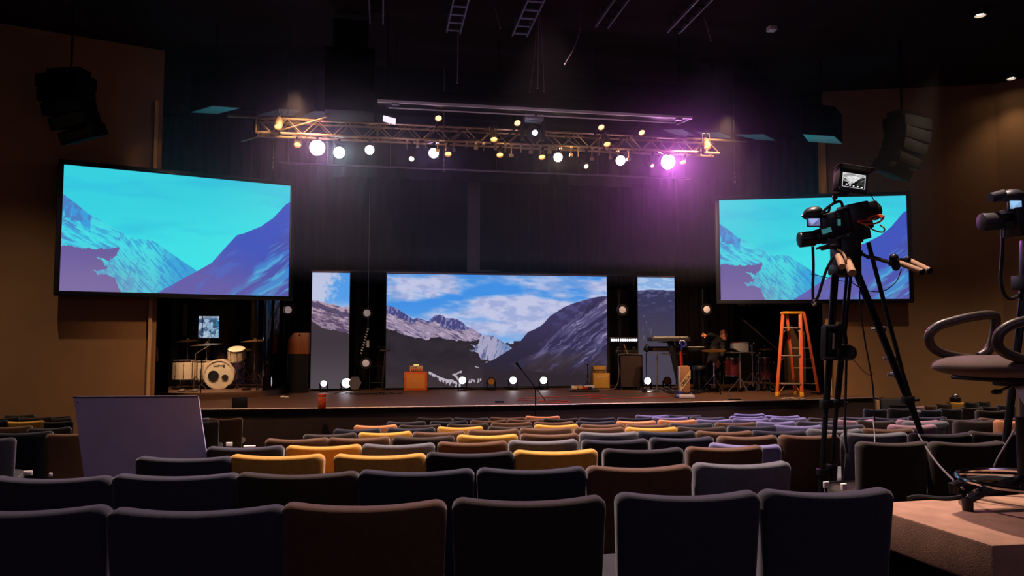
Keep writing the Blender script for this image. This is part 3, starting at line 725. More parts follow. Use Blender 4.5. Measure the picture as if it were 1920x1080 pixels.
# plywood box between booth and LED
Y_ = 17.7; a = at_y(540, 664, Y_); c = at_y(579, 624, Y_)
t = thing('wooden_cabinet', 'orange plywood box with cut corner, left of the narrow video panel', 'box', (a.x, Y_, 0))
w = c.x-a.x; z0, z1 = a.z, c.z
b = B(); b.prism([(0, z0), (w, z0), (w, z1), (.12, z1), (0, z1-.14)], .35, Matrix(((1, 0, 0, 0), (0, 0, 1, 0), (0, 1, 0, 0), (0, 0, 0, 1)))); b.obj('body', 'wood', t, bevel=.006)
b = B(); b.ball((w*.55, -.01, z1-.05), .025, 8); b.obj('knob', 'black', t)
b = B(); b.box((w/2, .17, (z0+DK)/2), (w*.9, .3, z0-DK)); b.obj('stand', 'black_matte', t)
# ------------------------------------------------------------------ floor fixtures and amplifiers
WHITE = (1.0, .93, 1.0)
def floor_par(px, py, dep, r, label, rgb, strength, rz=0, tilt=0, plate=False, lightw=0):
    P = at_d(px, py, dep); t = thing('floor_light', label, 'stage light', P, rz, 'stage floor lights')
    q = RX(PI/2-tilt)
    b = B(); b.lathe([(0, -r*1.1), (r*.7, -r*1.1), (r*1.18, -.02), (r*1.18, .02), (r*1.03, .02), (r*1.0, 0)], n=22, rot=q); b.obj('housing', 'black', t)
    b = B(); b.lathe([(0, .006), (r, .006)], n=22, rot=q)
    b.obj('lens', mat_emit('lamp lens', rgb, strength) if strength > 0 else M['foam'], t)
    if strength <= 0:
        for k in range(7):
            a = k*PI/3; x, z = (0, 0) if k == 6 else (r*.6*math.cos(a), r*.6*math.sin(a))
            b = B(); b.lathe([(r*.16, .012), (r*.24, .012)], c=(x, 0, z), n=10, rot=q); b.obj('led_ring', 'yellow', t)
    b = B(); zb = DK-P.z
    for s in (-1, 1): b.bar((s*r*1.25, .02, 0), (s*r*1.1, .02, zb+.02), .015, .03)
    b.box((0, .02, zb+.012), (r*2.4, .16, .02)); b.obj('yoke', 'black_metal', t)
    return t
floor_par(607, 719, 17.3, .07, 'small floor light glowing pinkish at the left foot of the video wall', (1, .75, .85), 6)
floor_par(650, 718, 17.6, .11, 'bright white floor light beside the hexagonal plate, left of the gap', (.93, .86, 1), 14)
floor_par(867, 713, 17.7, .085, 'bright floor light in front of the video wall, nearest the orange cabinet', (.97, .92, 1), 10)
floor_par(921, 715, 17.9, .085, 'unlit floor light with amber rings in front of the video wall', (1, .6, .3), 0)
floor_par(962, 713, 18.0, .085, 'bright floor light between the unlit one and the microphone boom', (.97, .92, 1), 10)
floor_par(1019, 713, 18.1, .085, 'bright floor light right of the microphone boom', (.97, .92, 1), 10)
floor_par(1214, 714, 18.2, .085, 'bright floor light beside the tall black speaker cabinet', (.97, .92, 1), 11)
floor_par(1251, 714, 18.2, .085, 'unlit floor light with amber rings left of the upright vacuum', (1, .6, .3), 0)
P = at_d(665, 718, 17.5); b = B(); b.lathe([(0, 0), (.17, 0), (.17, .02), (0, .02)], n=6, rot=RZ(0) @ RX(PI/2)); o = b.obj('hexagonal_plate', 'grey', smooth=False); o.location = P; o.rotation_euler = (0, 0, .5)
tag(o, 'grey hexagonal plate standing beside the bright floor light', 'plate')
b = B(); b.box((0, 0, 0), (2.0, .06, .05)); o = b.obj('floor_bar', 'black', bevel=.01); o.location = at_z(955, 730.5, DK)+Vector((0, .1, .03)); tag(o, 'long low black bar on the deck under the floor lights', 'bar')

# round lights on poles against the dark curtain
def pole_light(px, py, label, dep=18.1, r=.085):
    P = at_d(px, py, dep); t = thing('pole_light', label, 'stage light', P, 0, 'round unlit lights on poles'); q = RX(PI/2)
    b = B(); b.lathe([(0, -.2), (r*.8, -.2), (r*1.65, -.03), (r*1.65, .02), (r*1.1, .02), (r*1.05, 0)], n=24, rot=q); b.obj('housing', 'black', t)
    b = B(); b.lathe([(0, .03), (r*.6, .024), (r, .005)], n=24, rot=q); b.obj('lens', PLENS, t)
    b = B(); b.cyl((0, .22, .5 if py < 600 else .1), (0, .22, DK-P.z), .02, n=8); b.box((0, .22, DK-P.z+.01), (.4, .3, .02)); b.obj('pole', 'black_metal', t)
PLENS = mat('frosted lens', (215, 200, 195), .4, var=.2, scale=60, emit=(190, 170, 165), estr=.35)  # slight emission added, the lamp itself is unlit
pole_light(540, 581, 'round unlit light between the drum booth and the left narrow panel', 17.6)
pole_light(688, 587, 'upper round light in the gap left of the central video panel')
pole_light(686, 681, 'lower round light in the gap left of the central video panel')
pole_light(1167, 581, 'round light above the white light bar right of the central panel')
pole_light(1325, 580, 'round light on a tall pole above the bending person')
# LED bar
P = at_d(1170, 637, 18.6); t = thing('light_bar', 'horizontal bar of bright white lamps right of the central panel', 'light bar', P)
b = B(); b.box((0, .04, 0), (.74, .08, .13)); b.obj('housing', 'black', t, bevel=.01)
LBM = mat_emit('bar lamp', (.93, .88, 1), 3.5)
for k in range(12):
    b = B(); b.ball((-.325+k*.059, -.01, -.008), (.025, .02, .032), 8); b.obj('lamp', LBM, t)
b = B(); b.cyl((0, .1, -.02), (0, .1, DK-P.z), .018, n=8); b.box((0, .1, DK-P.z+.01), (.4, .4, .02)); b.obj('stand', 'black_metal', t)
# slanted white chain in left gap
b = B()
p0 = at_d(690, 617, 17.9); p1 = at_d(677, 662, 17.9)
for k in range(10):
    p = p0.lerp(p1, k/9); b.box(p, (.045, .02, .028), RY(.4))
b.box(p0.lerp(p1, .62)+Vector((.1, 0, 0)), (.06, .03, .16)); b.cyl(p0, (p0.x, p0.y, CEIL), .003, n=4); b.cyl(p0.lerp(p1, .62), p0.lerp(p1, .62)+Vector((.1, 0, 0)), .005, n=4); tag(b.obj('hanging_chain', 'white', smooth=False), 'slanted dotted white chain in the dark gap left of the central panel', 'chain')
b = B(); p = at_d(722, 657, 18.0); b.box(p, (.24, .12, .05)); b.box(p+Vector((-.1, 0, .08)), (.2, .1, .02)); b.cyl(p, (p.x-.05, p.y, DK), .018, n=8); tag(b.obj('small_stand_tray', 'dark_grey', bevel=.005), 'small tray on a stand at the left edge of the central panel', 'tray')
b = B(); p = at_d(705, 702, 18.0)
for a, c in (((-.15, -.2), (.15, -.2)), ((.15, -.2), (.15, .2)), ((.15, .2), (-.15, .2)), ((-.15, .2), (-.15, -.2))): b.cyl(p+Vector((a[0], 0, a[1])), p+Vector((c[0], 0, c[1])), .01, n=5)
b.cyl(p+Vector((-.15, 0, -.2)), (p.x-.15, p.y, DK), .01, n=5); b.cyl(p+Vector((.15, 0, -.2)), (p.x+.15, p.y, DK), .01, n=5)
tag(b.obj('wire_frame', 'dark_grey'), 'thin dark wire frame low in the gap left of the central panel', 'frame')

# orange amplifier
def rect(P, w, h, d): return P
P = at_z(779, 733, DK); P.y = P.y+.0
t = thing('speaker_cabinet', 'orange guitar speaker cabinet at the foot of the video wall', 'speaker cabinet', P, 0, 'guitar amplifiers')
b = B(); b.box((0, .14, .225), (.56, .28, .45)); b.obj('body', 'orange_tolex', t, bevel=.03)
b = B(); b.box((0, -.003, .225), (.44, .012, .34)); GR = b.obj('grille', 'orange_grille', t, bevel=.004)
b = B(); b.box((0, -.011, .24), (.06, .006, .035)); b.obj('badge', 'cream', GR)
for s in (-1, 1):
    b = B(); b.box((s*.285, .14, .27), (.012, .12, .05)); b.obj('handle', 'black', t, bevel=.004)
t = thing('amplifier_head', 'small cream and orange amplifier head on the orange cabinet', 'amplifier', P+Vector((.02, .06, .45)), 0, 'guitar amplifiers')
b = B(); b.box((0, .08, .075), (.32, .17, .14)); b.obj('body', 'orange_tolex', t, bevel=.012)
b = B(); b.box((0, -.006, .078), (.30, .01, .125)); FP = b.obj('front_panel', 'cream', t, bevel=.003)
b = B(); b.box((0, -.012, .062), (.27, .006, .02)); b.obj('stripe', 'orange_tolex', FP)
text('orange', .05, 'ink', FP, (-.05, -.014, .105))
for k in range(6):
    b = B(); b.cyl((-.11+k*.044, -.012, .032), (-.11+k*.044, -.026, .032), .011, n=10); b.obj('knob', 'ink', FP)
t = thing('small_lamp', 'low yellow glowing dish on top of the orange amplifier head', 'lamp', P+Vector((.02, .12, .597)), 0)
b = B(); b.lathe([(0, 0), (.05, 0), (.075, .02), (.05, .028), (0, .03)], n=18); b.obj('dish', mat_emit('yellow glow', (1, .75, .2), .9), t)
# tan amplifier
P = at_z(1128, 728.6, DK)
t = thing('speaker_cabinet', 'tan speaker cabinet with cursive lettering beside the pedalboard', 'speaker cabinet', P, 0, 'guitar amplifiers')
b = B(); b.box((0, .14, .19), (.44, .28, .38)); b.obj('body', 'tan_tolex', t, bevel=.015)
b = B(); b.box((-.01, -.003, .185), (.40, .012, .34)); GR = b.obj('grille', 'tan_grille', t, bevel=.004)
text('Egnater', .085, 'light_ink', GR, (-.01, -.014, .30), shear=.35)
b = B(); b.box((.22, .14, .2), (.014, .14, .05)); b.obj('handle', 'black', t, bevel=.004)
t = thing('amplifier_head', 'tan amplifier head with dark control strip on the tan cabinet', 'amplifier', P+Vector((-.03, .05, .38)), 0, 'guitar amplifiers')
b = B(); b.box((0, .1, .09), (.33, .2, .18)); b.obj('body', 'tan_tolex', t, bevel=.015)
b = B(); b.box((0, -.004, .048), (.29, .01, .05)); FP = b.obj('control_panel', 'black', t)
b = B(); b.box((0, -.004, .125), (.30, .01, .08)); GR = b.obj('grille', 'tan_grille', t)
text('Egnater', .045, 'light_ink', GR, (0, -.012, .125), shear=.35)
for k in range(8):
    b = B(); b.cyl((-.11+k*.031, -.008, .048), (-.11+k*.031, -.02, .048), .009, n=8); b.obj('knob', 'cream', FP)
# pedalboard
P = at_z(1098, 735.3, DK)
t = thing('pedalboard', 'guitar pedalboard with white and red pedals before the tan amplifier', 'pedalboard', P)
b = B(); b.box((0, .15, .04), (.66, .3, .05), RX(.12)); b.obj('board', 'dark_grey', t, bevel=.008)
rn = random.Random(5)
for k, (x, w, m) in enumerate([(-.26, .13, 'cream'), (-.12, .1, 'tan_tolex'), (0, .14, 'red_plastic'), (.12, .08, 'dark_grey'), (-.27, .08, 'white'), (-.17, .07, 'yellow'), (-.08, .07, 'cream'), (.12, .26, 'white')]):
    y = .06 if k < 4 else .21; b = B(); b.box((x+(.02 if k > 3 else 0), y, .085+y*.12), (w, .1, .05), RX(.12)); o = b.obj('pedal', m, t, bevel=.006)
# mic stand behind pedalboard
def mic_stand(base, top, tip, label, clutch=None, r=.011, name='microphone_stand', tripod=True, m='black_metal', rad=.25, mic=True, tail=.0):
    base = Vector(base); top = Vector(top); tip = Vector(tip); t = thing(name, label, 'microphone stand', base, 0, 'microphone stands')
    b = B(); b.cyl((0, 0, .1), top-base, r, n=8); b.cyl((top-base)*.5, (top-base)*.5+Vector((0, 0, .05)), r*1.8, n=8); b.obj('pole', m, t)
    d = (tip-top).normalized()
    b = B(); b.cyl(top-base-d*tail, tip-base, r*.8, n=8); b.ball(top-base, r*2.2, 8); b.obj('boom', m, t)
    if mic:
        b = B(); b.cyl(tip-base, tip-base+d*.12, .016, .022, n=10); b.ball(tip-base+d*.15, .03, 10); b.obj('microphone', 'black', t)
    if tripod:
        for k in range(3):
            a = .5+k*2*PI/3; b = B(); b.cyl((0, 0, .22), (rad*math.cos(a), rad*math.sin(a), .012), r*.9, n=6); b.obj('leg', m, t)
    else:
        b = B(); b.lathe([(0, 0), (.13, 0), (.13, .015), (.03, .03), (0, .03)], n=24); b.obj('base', m, t)
    return t
b_ = at_z(1102, 730, DK); mic_stand(b_, at_d(1102, 684, 18.3), at_d(1096, 681, 18.3), 'small dark microphone stand just left of the tan amplifier', rad=.12, mic=False)
# stand in front of the stage
Pt = at_y(1004, 727, 13.4); Pb = Vector((Pt.x, 13.4, floor_z(13.4)))
Ptip = at_y(977, 692, 13.25)
mic_stand(Pb, Pt, Ptip, 'black microphone boom stand on the floor before the stage front', tripod=False, tail=.34)
# black speaker cabinet
P = at_z(1184, 731, DK)
t = thing('speaker_cabinet', 'tall matte black speaker cabinet right of the tan amplifier', 'speaker cabinet', P, -.05, 'guitar amplifiers')
b = B(); b.box((0, .2, .45), (.58, .4, .80)); b.obj('body', 'speaker', t, bevel=.015)
b = B(); b.box((0, -.006, .45), (.53, .012, .75)); b.obj('grille', 'fascia', t)
for sx in (-.23, .23):
    for sy in (.05, .35):
        b = B(); b.cyl((sx-.015, sy, .03), (sx+.015, sy, .03), .03, n=10); b.obj('wheel', 'grey', t)
b = B(); p = P+Vector((-.3, .0, 0)); b.sweep(bez([p+Vector((.55, .1, .86)), p+Vector((.1, .05, .87)), p+Vector((-.03, 0, .8)), p+Vector((-.02, -.02, .4)), p+Vector((-.09, -.03, .1)), p+Vector((-.3, -.1, .02)), p+Vector((-.75, -.12, .02))], 6), .009, 6)
tag(b.obj('cable', 'cable_grey'), 'pale cable draped over the corner of the tall black cabinet', 'cable')
b = B(); b.cyl(P+Vector((-.02, .2, .86)), P+Vector((-.12, .2, 1.12)), .012, n=6); tag(b.obj('stick', 'foam'), 'thin pale stick standing on top of the tall black cabinet', 'stick')
# clutter above black cab
b = B(); p = at_d(1172, 660, 18.9); b.box(p, (.6, .3, .10)); b.box(p+Vector((-.2, -.1, .09)), (.12, .1, .08)); b.box(p+Vector((.2, -.1, .10)), (.1, .1, .1)); b.cyl(p, (p.x, p.y, DK), .03, n=8); tag(b.obj('equipment_tray', 'black', bevel=.01), 'dark equipment tray on a stand under the light bar', 'tray')

# keyboards
P = at_d(1265, 652, 17.2)
t = thing('keyboard_stand', 'black column keyboard stand leaning under the two keyboards', 'stand', (P.x, P.y, DK))
b = B(); top_ = at_d(1256, 636, 17.3)-Vector((P.x, P.y, DK)); bot = Vector((.17, .1, 0)); bot = at_z(1279, 737, DK)-Vector((P.x, P.y, DK))
b.bar(top_, bot+Vector((0, 0, .02)), .14, .10); b.obj('column', 'black', t, bevel=.01)
b = B(); b.box(bot+Vector((0, 0, .02)), (.7, .5, .03)); b.obj('base', 'black', t, bevel=.008)
for z in (-.0, -.27):
    b = B(); b.box(top_+Vector((.05-z*.3, .1, z-.07)), (.5, .3, .03)); b.obj('arm', 'black', t)
def keyboard(px0, px1, py, dep, h, label, txt, body, rz=0):
    a = at_d(px0, py, dep); c = at_d(px1, py, dep); w = (c-a).length; t = thing('keyboard', label, 'keyboard', (a+c)/2, rz, 'stage keyboards')
    b = B(); b.box((0, .15, 0), (w, .3, h)); b.obj('body', body, t, bevel=.01)
    b = B(); b.box((0, .10, h/2+.006), (w*.9, .16, .012)); KY = b.obj('keys', 'white', t)
    b = B()
    for k in range(int(w/.035)): b.box((-w*.44+k*.035, .13, h/2+.016), (.012, .09, .012))
    b.obj('black_keys', 'ink', KY)
    if txt:
        b = B(); b.box((-w*.28, -.004, 0), (w*.26, .008, h*.6)); NP = b.obj('name_plate', 'tan_tolex', t)
        text(txt, .055, 'ink', NP, (-w*.28, -.01, 0))
    return t
keyboard(1220, 1297, 636, 17.1, .09, 'upper keyboard on the column stand, brown lit back edge', '', 'dark_grey', .03)
keyboard(1212, 1330, 655, 17.4, .10, 'lower black keyboard with a name plate on its back', 'YAMAHA', 'black', -.02)
b = B(); p = at_d(1213, 653, 17.3); b.ball(p, (.06, .05, .10), 8); b.ball(p+Vector((.03, 0, -.02)), (.09, .05, .05), 8); b.cyl(p+Vector((0, .05, 0)), (p.x, p.y+.05, DK), .012, n=6); tag(b.obj('headphones_on_stand', 'black'), 'dark headphones bundle hanging at the left end of the lower keyboard', 'headphones')
b = B(); b.bar(at_d(1207, 661, 17.2), at_d(1258, 664, 17.2), .04, .012); p = at_d(1232, 663, 17.3); b.cyl(p, (p.x, p.y+.05, DK), .016, n=8); b.box((p.x, p.y+.05, DK+.01), (.5, .3, .02)); tag(b.obj('keyboard_shelf', 'steel'), 'thin shiny shelf under the left end of the lower keyboard', 'shelf')
# floor clutter near keyboards
b = B(); rn = random.Random(3)
for k in range(9):
    p = at_z(1205+k*12+rn.random()*6, 735+rn.random()*3, DK); b.sweep(bez([p, p+Vector((.15, .05, .03+.05*rn.random())), p+Vector((.3, -.05+.1*rn.random(), .02)), p+Vector((.42, .1, .012))], 5), .012, 6)
    if k % 3 == 0: b.box(p+Vector((.1, .2, .05)), (.1, .08, .1))
tag(b.obj('cable_tangle', 'cable_black'), 'tangle of black cables and boxes on the deck below the keyboards', 'cables')

# vacuum cleaner
P = at_z(1285, 746.5, DK)
t = thing('upright_vacuum', 'upright vacuum cleaner with tan bag standing at the stage front', 'vacuum cleaner', P, -.12)
b = B(); b.box((0, .0, .045), (.36, .28, .07), taper=.88); b.obj('base_head', 'vac_base', t, bevel=.02)
b = B(); b.box((0, .02, .022), (.38, .30, .035)); b.obj('bumper', 'blue_plastic', t, bevel=.012)
b = B(); b.cyl((-.12, .13, .06), (-.12, .17, .06), .05, n=14); b.cyl((.14, .13, .06), (.18, .13, .06), .05, n=14); b.box((-.1, .07, .1), (.1, .12, .07)); b.obj('wheel', 'blue_plastic', t, bevel=.008)
b = B(); b.box((.02, .10, .39), (.23, .11, .58)); BG = b.obj('bag', 'vac_bag', t, bevel=.05)
b = B(); b.box((-.105, .09, .39), (.03, .10, .56)); b.obj('bag_edge', 'vac_base', BG, bevel=.012)
b = B(); b.prism([(-.112, -.25), (-.112, -.07), (.112, .22), (.112, .04)], .006, Matrix.Translation((.02, .042, .375)) @ Matrix.Rotation(PI/2, 4, 'X')); b.obj('band', 'vac_band', BG)
text('ORECK', .088, 'ink', BG, (.022, .033, .36), rot=(PI/2, -math.radians(52), 0), name='lettering')
b = B(); b.cyl((-.02, .11, .66), (-.035, .12, 1.05), .022, n=10); b.obj('handle_tube', 'chrome', t)
b = B(); b.bar((-.055, .10, .62), (-.062, .11, .98), .02, .03); b.obj('red_strip', 'red_plastic', t)
b = B(); b.sweep(bez([(-.035, .12, 1.0), (-.03, .12, 1.10), (-.06, .11, 1.17), (.0, .1, 1.19), (.06, .09, 1.13), (.0, .11, 1.07)], 5), .022, 8); b.obj('grip', 'blue_plastic', t)
b = B(); b.sweep(bez([(-.075, .10, 1.14), (-.06, .1, 1.205), (.0, .09, 1.215), (.05, .09, 1.17)], 5), .010, 6); b.obj('grip_trim', 'white', t)

# step ladder
FL = at_z(1457.5, 743.3, DK); FR = at_z(1503.5, 744, DK); RR = at_z(1535, 740.4, DK); RL = RR+(FL-FR)*.98
TZ = 2.76; TC = at_d(1488, 588, 16.25); TZ = TC.z
wv = (FR-FL).normalized()
TL = TC-wv*.20; TR = TC+wv*.20
org = (FL+FR+RR+RL)/4; org.z = DK
t = thing('step_ladder', 'orange fibreglass step ladder with yellow top, open on the stage', 'ladder', org)
O = org
for a_, b__, nm in ((TL-wv*.02, FL, 'front_rail'), (TR-wv*.06, FR, 'front_rail'), (TL+wv*.06, RL, 'rear_rail'), (TR+wv*.02, RR, 'rear_rail')):
    b = B(); b.bar(a_-O, b__-O+Vector((0, 0, .10 if nm == 'front_rail' else .02)), .075 if nm == 'front_rail' else .06, .035); RL_ = b.obj(nm, 'fiberglass', t, bevel=.006)
    if nm == 'front_rail':
        b = B(); d = (b__-a_); e = b__-O; b.bar(e+(-d)*.055, e+Vector((0, 0, .0)), .085, .05); b.obj('foot', 'yellow', RL_, bevel=.005)
    else:
        b = B(); d = (b__-a_); e = b__-O; b.bar(e+(-d)*.04, e, .07, .045); b.obj('foot', 'yellow' if b__ is RL else 'black', RL_, bevel=.005)
for k, fz in enumerate((.825, .49, .155)):
    z = DK+(TZ-DK)*fz; s = (TZ-z)/(TZ-DK); l = (TL-wv*.02).lerp(FL, s)-O; r = (TR-wv*.06).lerp(FR, s)-O; l.z = r.z = z-DK
    b = B(); b.bar(l+wv*.02, r-wv*.02, .09, .03); b.obj('step', 'step', t, bevel=.004)
    b = B(); 
    for q_, sg in ((l, 1), (r, -1)): b.bar(q_+wv*.03*sg+Vector((0, 0, -.10 if k < 2 else -.18)), q_+wv*(.10 if k < 2 else .16)*sg, .02, .012)
    b.obj('brace', 'step' if k < 2 else 'yellow', t)
for fz in (.58, .335, .14):
    z = DK+(TZ-DK)*fz; s = (TZ-z)/(TZ-DK); l = (TL+wv*.06).lerp(RL, s)-O; r = (TR+wv*.02).lerp(RR, s)-O; l.z = r.z = z-DK
    b = B(); b.bar(l, r, .03, .02); b.obj('rear_brace', 'step', t)
for l, f_, r_ in ((0, FL, RL), (1, FR, RR)):
    s = .55; a_ = (TL if l == 0 else TR).lerp(f_, s)-O; c_ = (TL if l == 0 else TR).lerp(r_, s)-O; b = B(); b.bar(a_, c_, .02, .008); b.obj('spreader', 'step', t)
b = B(); b.box((TC+wv*.0-O)+Vector((0, .05, .02)), (.46, .22, .055), RZ(-math.radians(6))); b.obj('top_cap', 'yellow', t, bevel=.012)

# small things on the deck
P = at_z(603.5, 766, DK)
t = thing('orange_tub', 'orange plastic tub with white lettering standing at the stage edge', 'tub', P)
b = B(); b.lathe([(0, 0), (.066, 0), (.07, .008), (.07, .2), (.066, .208), (0, .208)], n=24); b.obj('body', 'can_orange', t)
b = B(); b.lathe([(0, .208), (.072, .208), (.072, .255), (.066, .262), (0, .262)], n=24); b.obj('lid', 'can_orange', t)
b = B(); b.lathe([(.0715, .195), (.0715, .206)], n=24); b.obj('lid_seam', 'cream', t)
for z, s_, w_ in ((.165, '2X', .045), (.12, '80', .03), (.085, 'WIPES', .022)):
    text(s_, w_, 'cream', t, (-.02, -.0705, z))
P = at_z(449, 765.5, DK); t = thing('floor_wedge', 'small black wedge screen lying near the stage edge', 'monitor', P, .1)
b = B(); b.prism([(0, 0), (.2, 0), (.16, .05), (.04, .2), (.0, .2)], .26, Matrix(((0, 0, 1, -.13), (1, 0, 0, 0), (0, 1, 0, 0), (0, 0, 0, 1)))); b.obj('body', 'black', t, bevel=.005)
P = at_z(1375, 749.5, DK)
t = thing('folded_stand', 'small folded black stand with one arm up, at the stage front', 'stand', P)
b = B(); b.bar((-.12, 0, .01), (.14, -.02, .012), .06, .015); b.obj('plate', 'black_metal', t)
b = B(); b.bar((-.11, 0, .01), (-.05, 0, .15), .02, .012); b.obj('arm', 'steel', t)
b = B(); b.ball((.15, -.02, .025), .022, 8); b.obj('knob', 'foam', t)
# red / orange cables
def cable(pts, label, m='cable_red', r=.008, z=DK, name='cable'):
    b = B(); b.sweep(bez([Vector((at_z(x, y, z).x, at_z(x, y, z).y, z+r)) for x, y in pts], 6), r, 6); return tag(b.obj(name, m), label, 'cable', 'cables on the stage deck')
cable([(1268, 743), (1240, 744.5), (1205, 746), (1170, 747.5), (1135, 748), (1110, 747.5), (1104, 746), (1115, 744.5), (1130, 743.5), (1137, 743), (1130, 741.3), (1115, 741), (1090, 742.5), (1040, 744.5), (1000, 746.5), (975, 748), (971, 750.5), (985, 751.5), (1000, 750.3)], 'long orange-red cable snaking from the vacuum across the deck', 'cable_red')
cable([(1010, 753), (1030, 751), (1050, 752.2), (1066, 753), (1064, 755), (1040, 755.5), (1015, 754)], 'short loop of red cable at the stage edge, right of the microphone stand', 'cable_red')
b = B()
for dx in (-.08, .06): 
    p = at_z(937+dx*60, 754.5, DK); b.box((p.x, p.y, DK+.015), (.08, .10, .03))
tag(b.obj('tape_pieces', 'black', bevel=.006), 'small black tape pieces lying on the deck left of the microphone stand', 'tape')
b = B(); p = at_z(530, 747, DK); b.ball(p+Vector((0, 0, .03)), (.06, .05, .03), 8); b.ball(p+Vector((.08, .02, .02)), (.04, .04, .02), 8); tag(b.obj('crumpled_paper', 'paper'), 'crumpled bit of paper on the deck right of the drum booth', 'paper')
rn = random.Random(8)
for k in range(12):
    p = at_z(1468+k*3.4+rn.random()*2, 747+rn.random()*1.5, DK); b = B(); b.box((0, 0, 0), (.07+.04*rn.random(), .03, .02)); o = b.obj('paper_scrap', 'paper', bevel=.003); o.location = p+Vector((0, 0, .011)); o.rotation_euler = (0, 0, rn.random()*3); tag(o, 'pale scrap lying at the feet of the orange ladder', 'scrap', 'pale scraps under the ladder')
b = B()
for k in range(7):
    p = at_z(628+k*14, 738+rn.random()*3, DK); b.sweep(bez([p+Vector((0, 0, .01)), p+Vector((.15, .1, .03)), p+Vector((.35, -.05, .01)), p+Vector((.5, .05, .01))], 5), .009, 6)
tag(b.obj('cable_tangle', 'cable_black'), 'black cables lying on the deck at the left foot of the video wall', 'cables')
b = B(); rn = random.Random(18)
for k in range(6):
    p = at_z(532+k*6, 733-rn.random()*3, DK); b.sweep(bez([p+Vector((0, 0, .01)), p+Vector((.05, .1, .12+.1*rn.random())), p+Vector((.18, .05, .14)), p+Vector((.3, 0, .01))], 5), .012, 6)
tag(b.obj('cable_coil', 'cable_grey'), 'coil of grey cable on the deck beside the drum booth', 'cables')

# percussion at right
DZ_old = DZ
DZ = DK
drum('floor_tom', 'dark red floor drum in the percussion corner left of the ladder', 1374, 688, 17.4, .20, .40, 'drum_red', feet='legs', group='dark red percussion', zbase=DK)
t = thing('percussion_table', 'small trap table with a slanted white box, on a tripod stand', 'table', at_d(1391, 661, 17.1), 0)
P = Vector(t.location); b = B(); b.box((0, .1, 0), (.6, .34, .025)); b.obj('table_top', 'dark_grey', t, bevel=.006)
b = B(); b.cyl((0, .1, 0), (0, .1, DK-P.z+.1), .016, n=8); b.obj('pole', 'steel', t)
for k in range(3):
    a = .7+k*2*PI/3; b = B(); b.bar((0, .1, DK-P.z+.35), (.28*math.cos(a), .1+.28*math.sin(a), DK-P.z+.012), .02, .01); b.obj('leg', 'steel', t)
SB = 1
t = thing('slanted_box', 'pale grey slanted box with dark red lid on the trap table', 'box', P+Vector((0, .05, .0125)), 0)
b = B(); b.prism([(-.17, .08), (-.17, .20), (.20, .24), (.20, 0), (-.02, 0)], .2, Matrix(((1, 0, 0, 0), (0, 0, 1, 0), (0, 1, 0, 0), (0, 0, 0, 1)))); b.obj('body', 'grey', t, bevel=.006)
b = B(); b.prism([(-.17, .20), (-.15, .225), (.20, .27), (.20, .24)], .2, Matrix(((1, 0, 0, 0), (0, 0, 1, 0), (0, 1, 0, 0), (0, 0, 0, 1)))); b.obj('lid', 'drum_red', t, bevel=.006)
cymbal(1338, 656, 16.9, .28, 'dark cymbal on a tripod stand in front of the bending person', group='percussion cymbals', zb=DK, legs=.35, a0=.5)
cymbal(1434, 653, 17.4, .2, 'small flat cymbal just left of the orange ladder', group='percussion cymbals', zb=DK, legs=.3, a0=1.2)
t = drum('conga_drum', 'dark hand drum behind the percussion table, left of the ladder', 1435, 690, 17.9, .19, .5, 'drum_red', group='dark red percussion', feet='legs', zbase=DK)
for px, py0, lab in ((1412, 645, 'chrome percussion stand with clamp beside the slanted box'), (1423, 663, 'shorter chrome stand nearest the orange ladder')):
    P = at_z(px, 733, DK); Q = at_d(px, py0, (P-EYE).dot(FW)); t = thing('percussion_stand', lab, 'stand', P, 0, 'percussion stands')
    b = B(); h = Q.z-DK; b.cyl((0, 0, .1), (0, 0, h), .014, n=8); b.cyl((0, 0, h*.75), (0, 0, h*.8), .026, n=8); b.cyl((-.05, 0, h-.03), (.06, 0, h), .014, n=8); b.ball((.05, 0, h+.02), .025, 8); b.ball((-.03, 0, h-.05), .02, 8); b.obj('pole', 'chrome', t)
    for k in range(3):
        a = .4+k*2*PI/3; b = B(); b.bar((0, 0, .45), (.32*math.cos(a), .32*math.sin(a), .012), .022, .01); b.bar((0, 0, .15), (.18*math.cos(a), .18*math.sin(a), .2), .014, .008); b.obj('leg', 'chrome', t)
# brass horn-like pedal between the stands
b = B(); P = at_z(1419, 732, DK); b.sweep(bez([P+Vector((-.12, 0, .30)), P+Vector((-.06, 0, .34)), P+Vector((.0, 0, .30)), P+Vector((.0, 0, .05)), P+Vector((.05, 0, .03)), P+Vector((.07, 0, .3)), P+Vector((.05, 0, .38))], 5), [.016]*30+[.03], 8) if False else b.sweep(bez([P+Vector((-.12, 0, .30)), P+Vector((-.06, 0, .34)), P+Vector((.0, 0, .30)), P+Vector((.0, 0, .05)), P+Vector((.05, 0, .03)), P+Vector((.07, 0, .3)), P+Vector((.05, 0, .38))], 5), .018, 8)
b.ball(P+Vector((.05, 0, .40)), (.05, .04, .05), 8); tag(b.obj('brass_pedal', 'cymbal'), 'shiny brass bent tube low between the percussion stands', 'tube')
Pb = at_z(1462, 737, DK); dd = (Pb-EYE).dot(FW)+.6
b = B(); a = at_d(1400, 605, dd); c = at_d(1458, 655, dd); b.cyl(a, c, .014, n=8); b.cyl(a+(a-c).normalized()*.0, a+(a-c).normalized()*.1, .024, n=8); m_ = a.lerp(c, .93)
tg = thing('microphone_stand', 'long black microphone boom slanting down towards the orange ladder', 'microphone stand', (m_.x, m_.y, DK), 0, 'microphone stands')
o = b.obj('boom', 'steel', tg); o.location = -Vector(tg.location)
b = B(); b.cyl((0, 0, .1), (0, 0, m_.z-DK), .014, n=8); b.obj('pole', 'black_metal', tg)
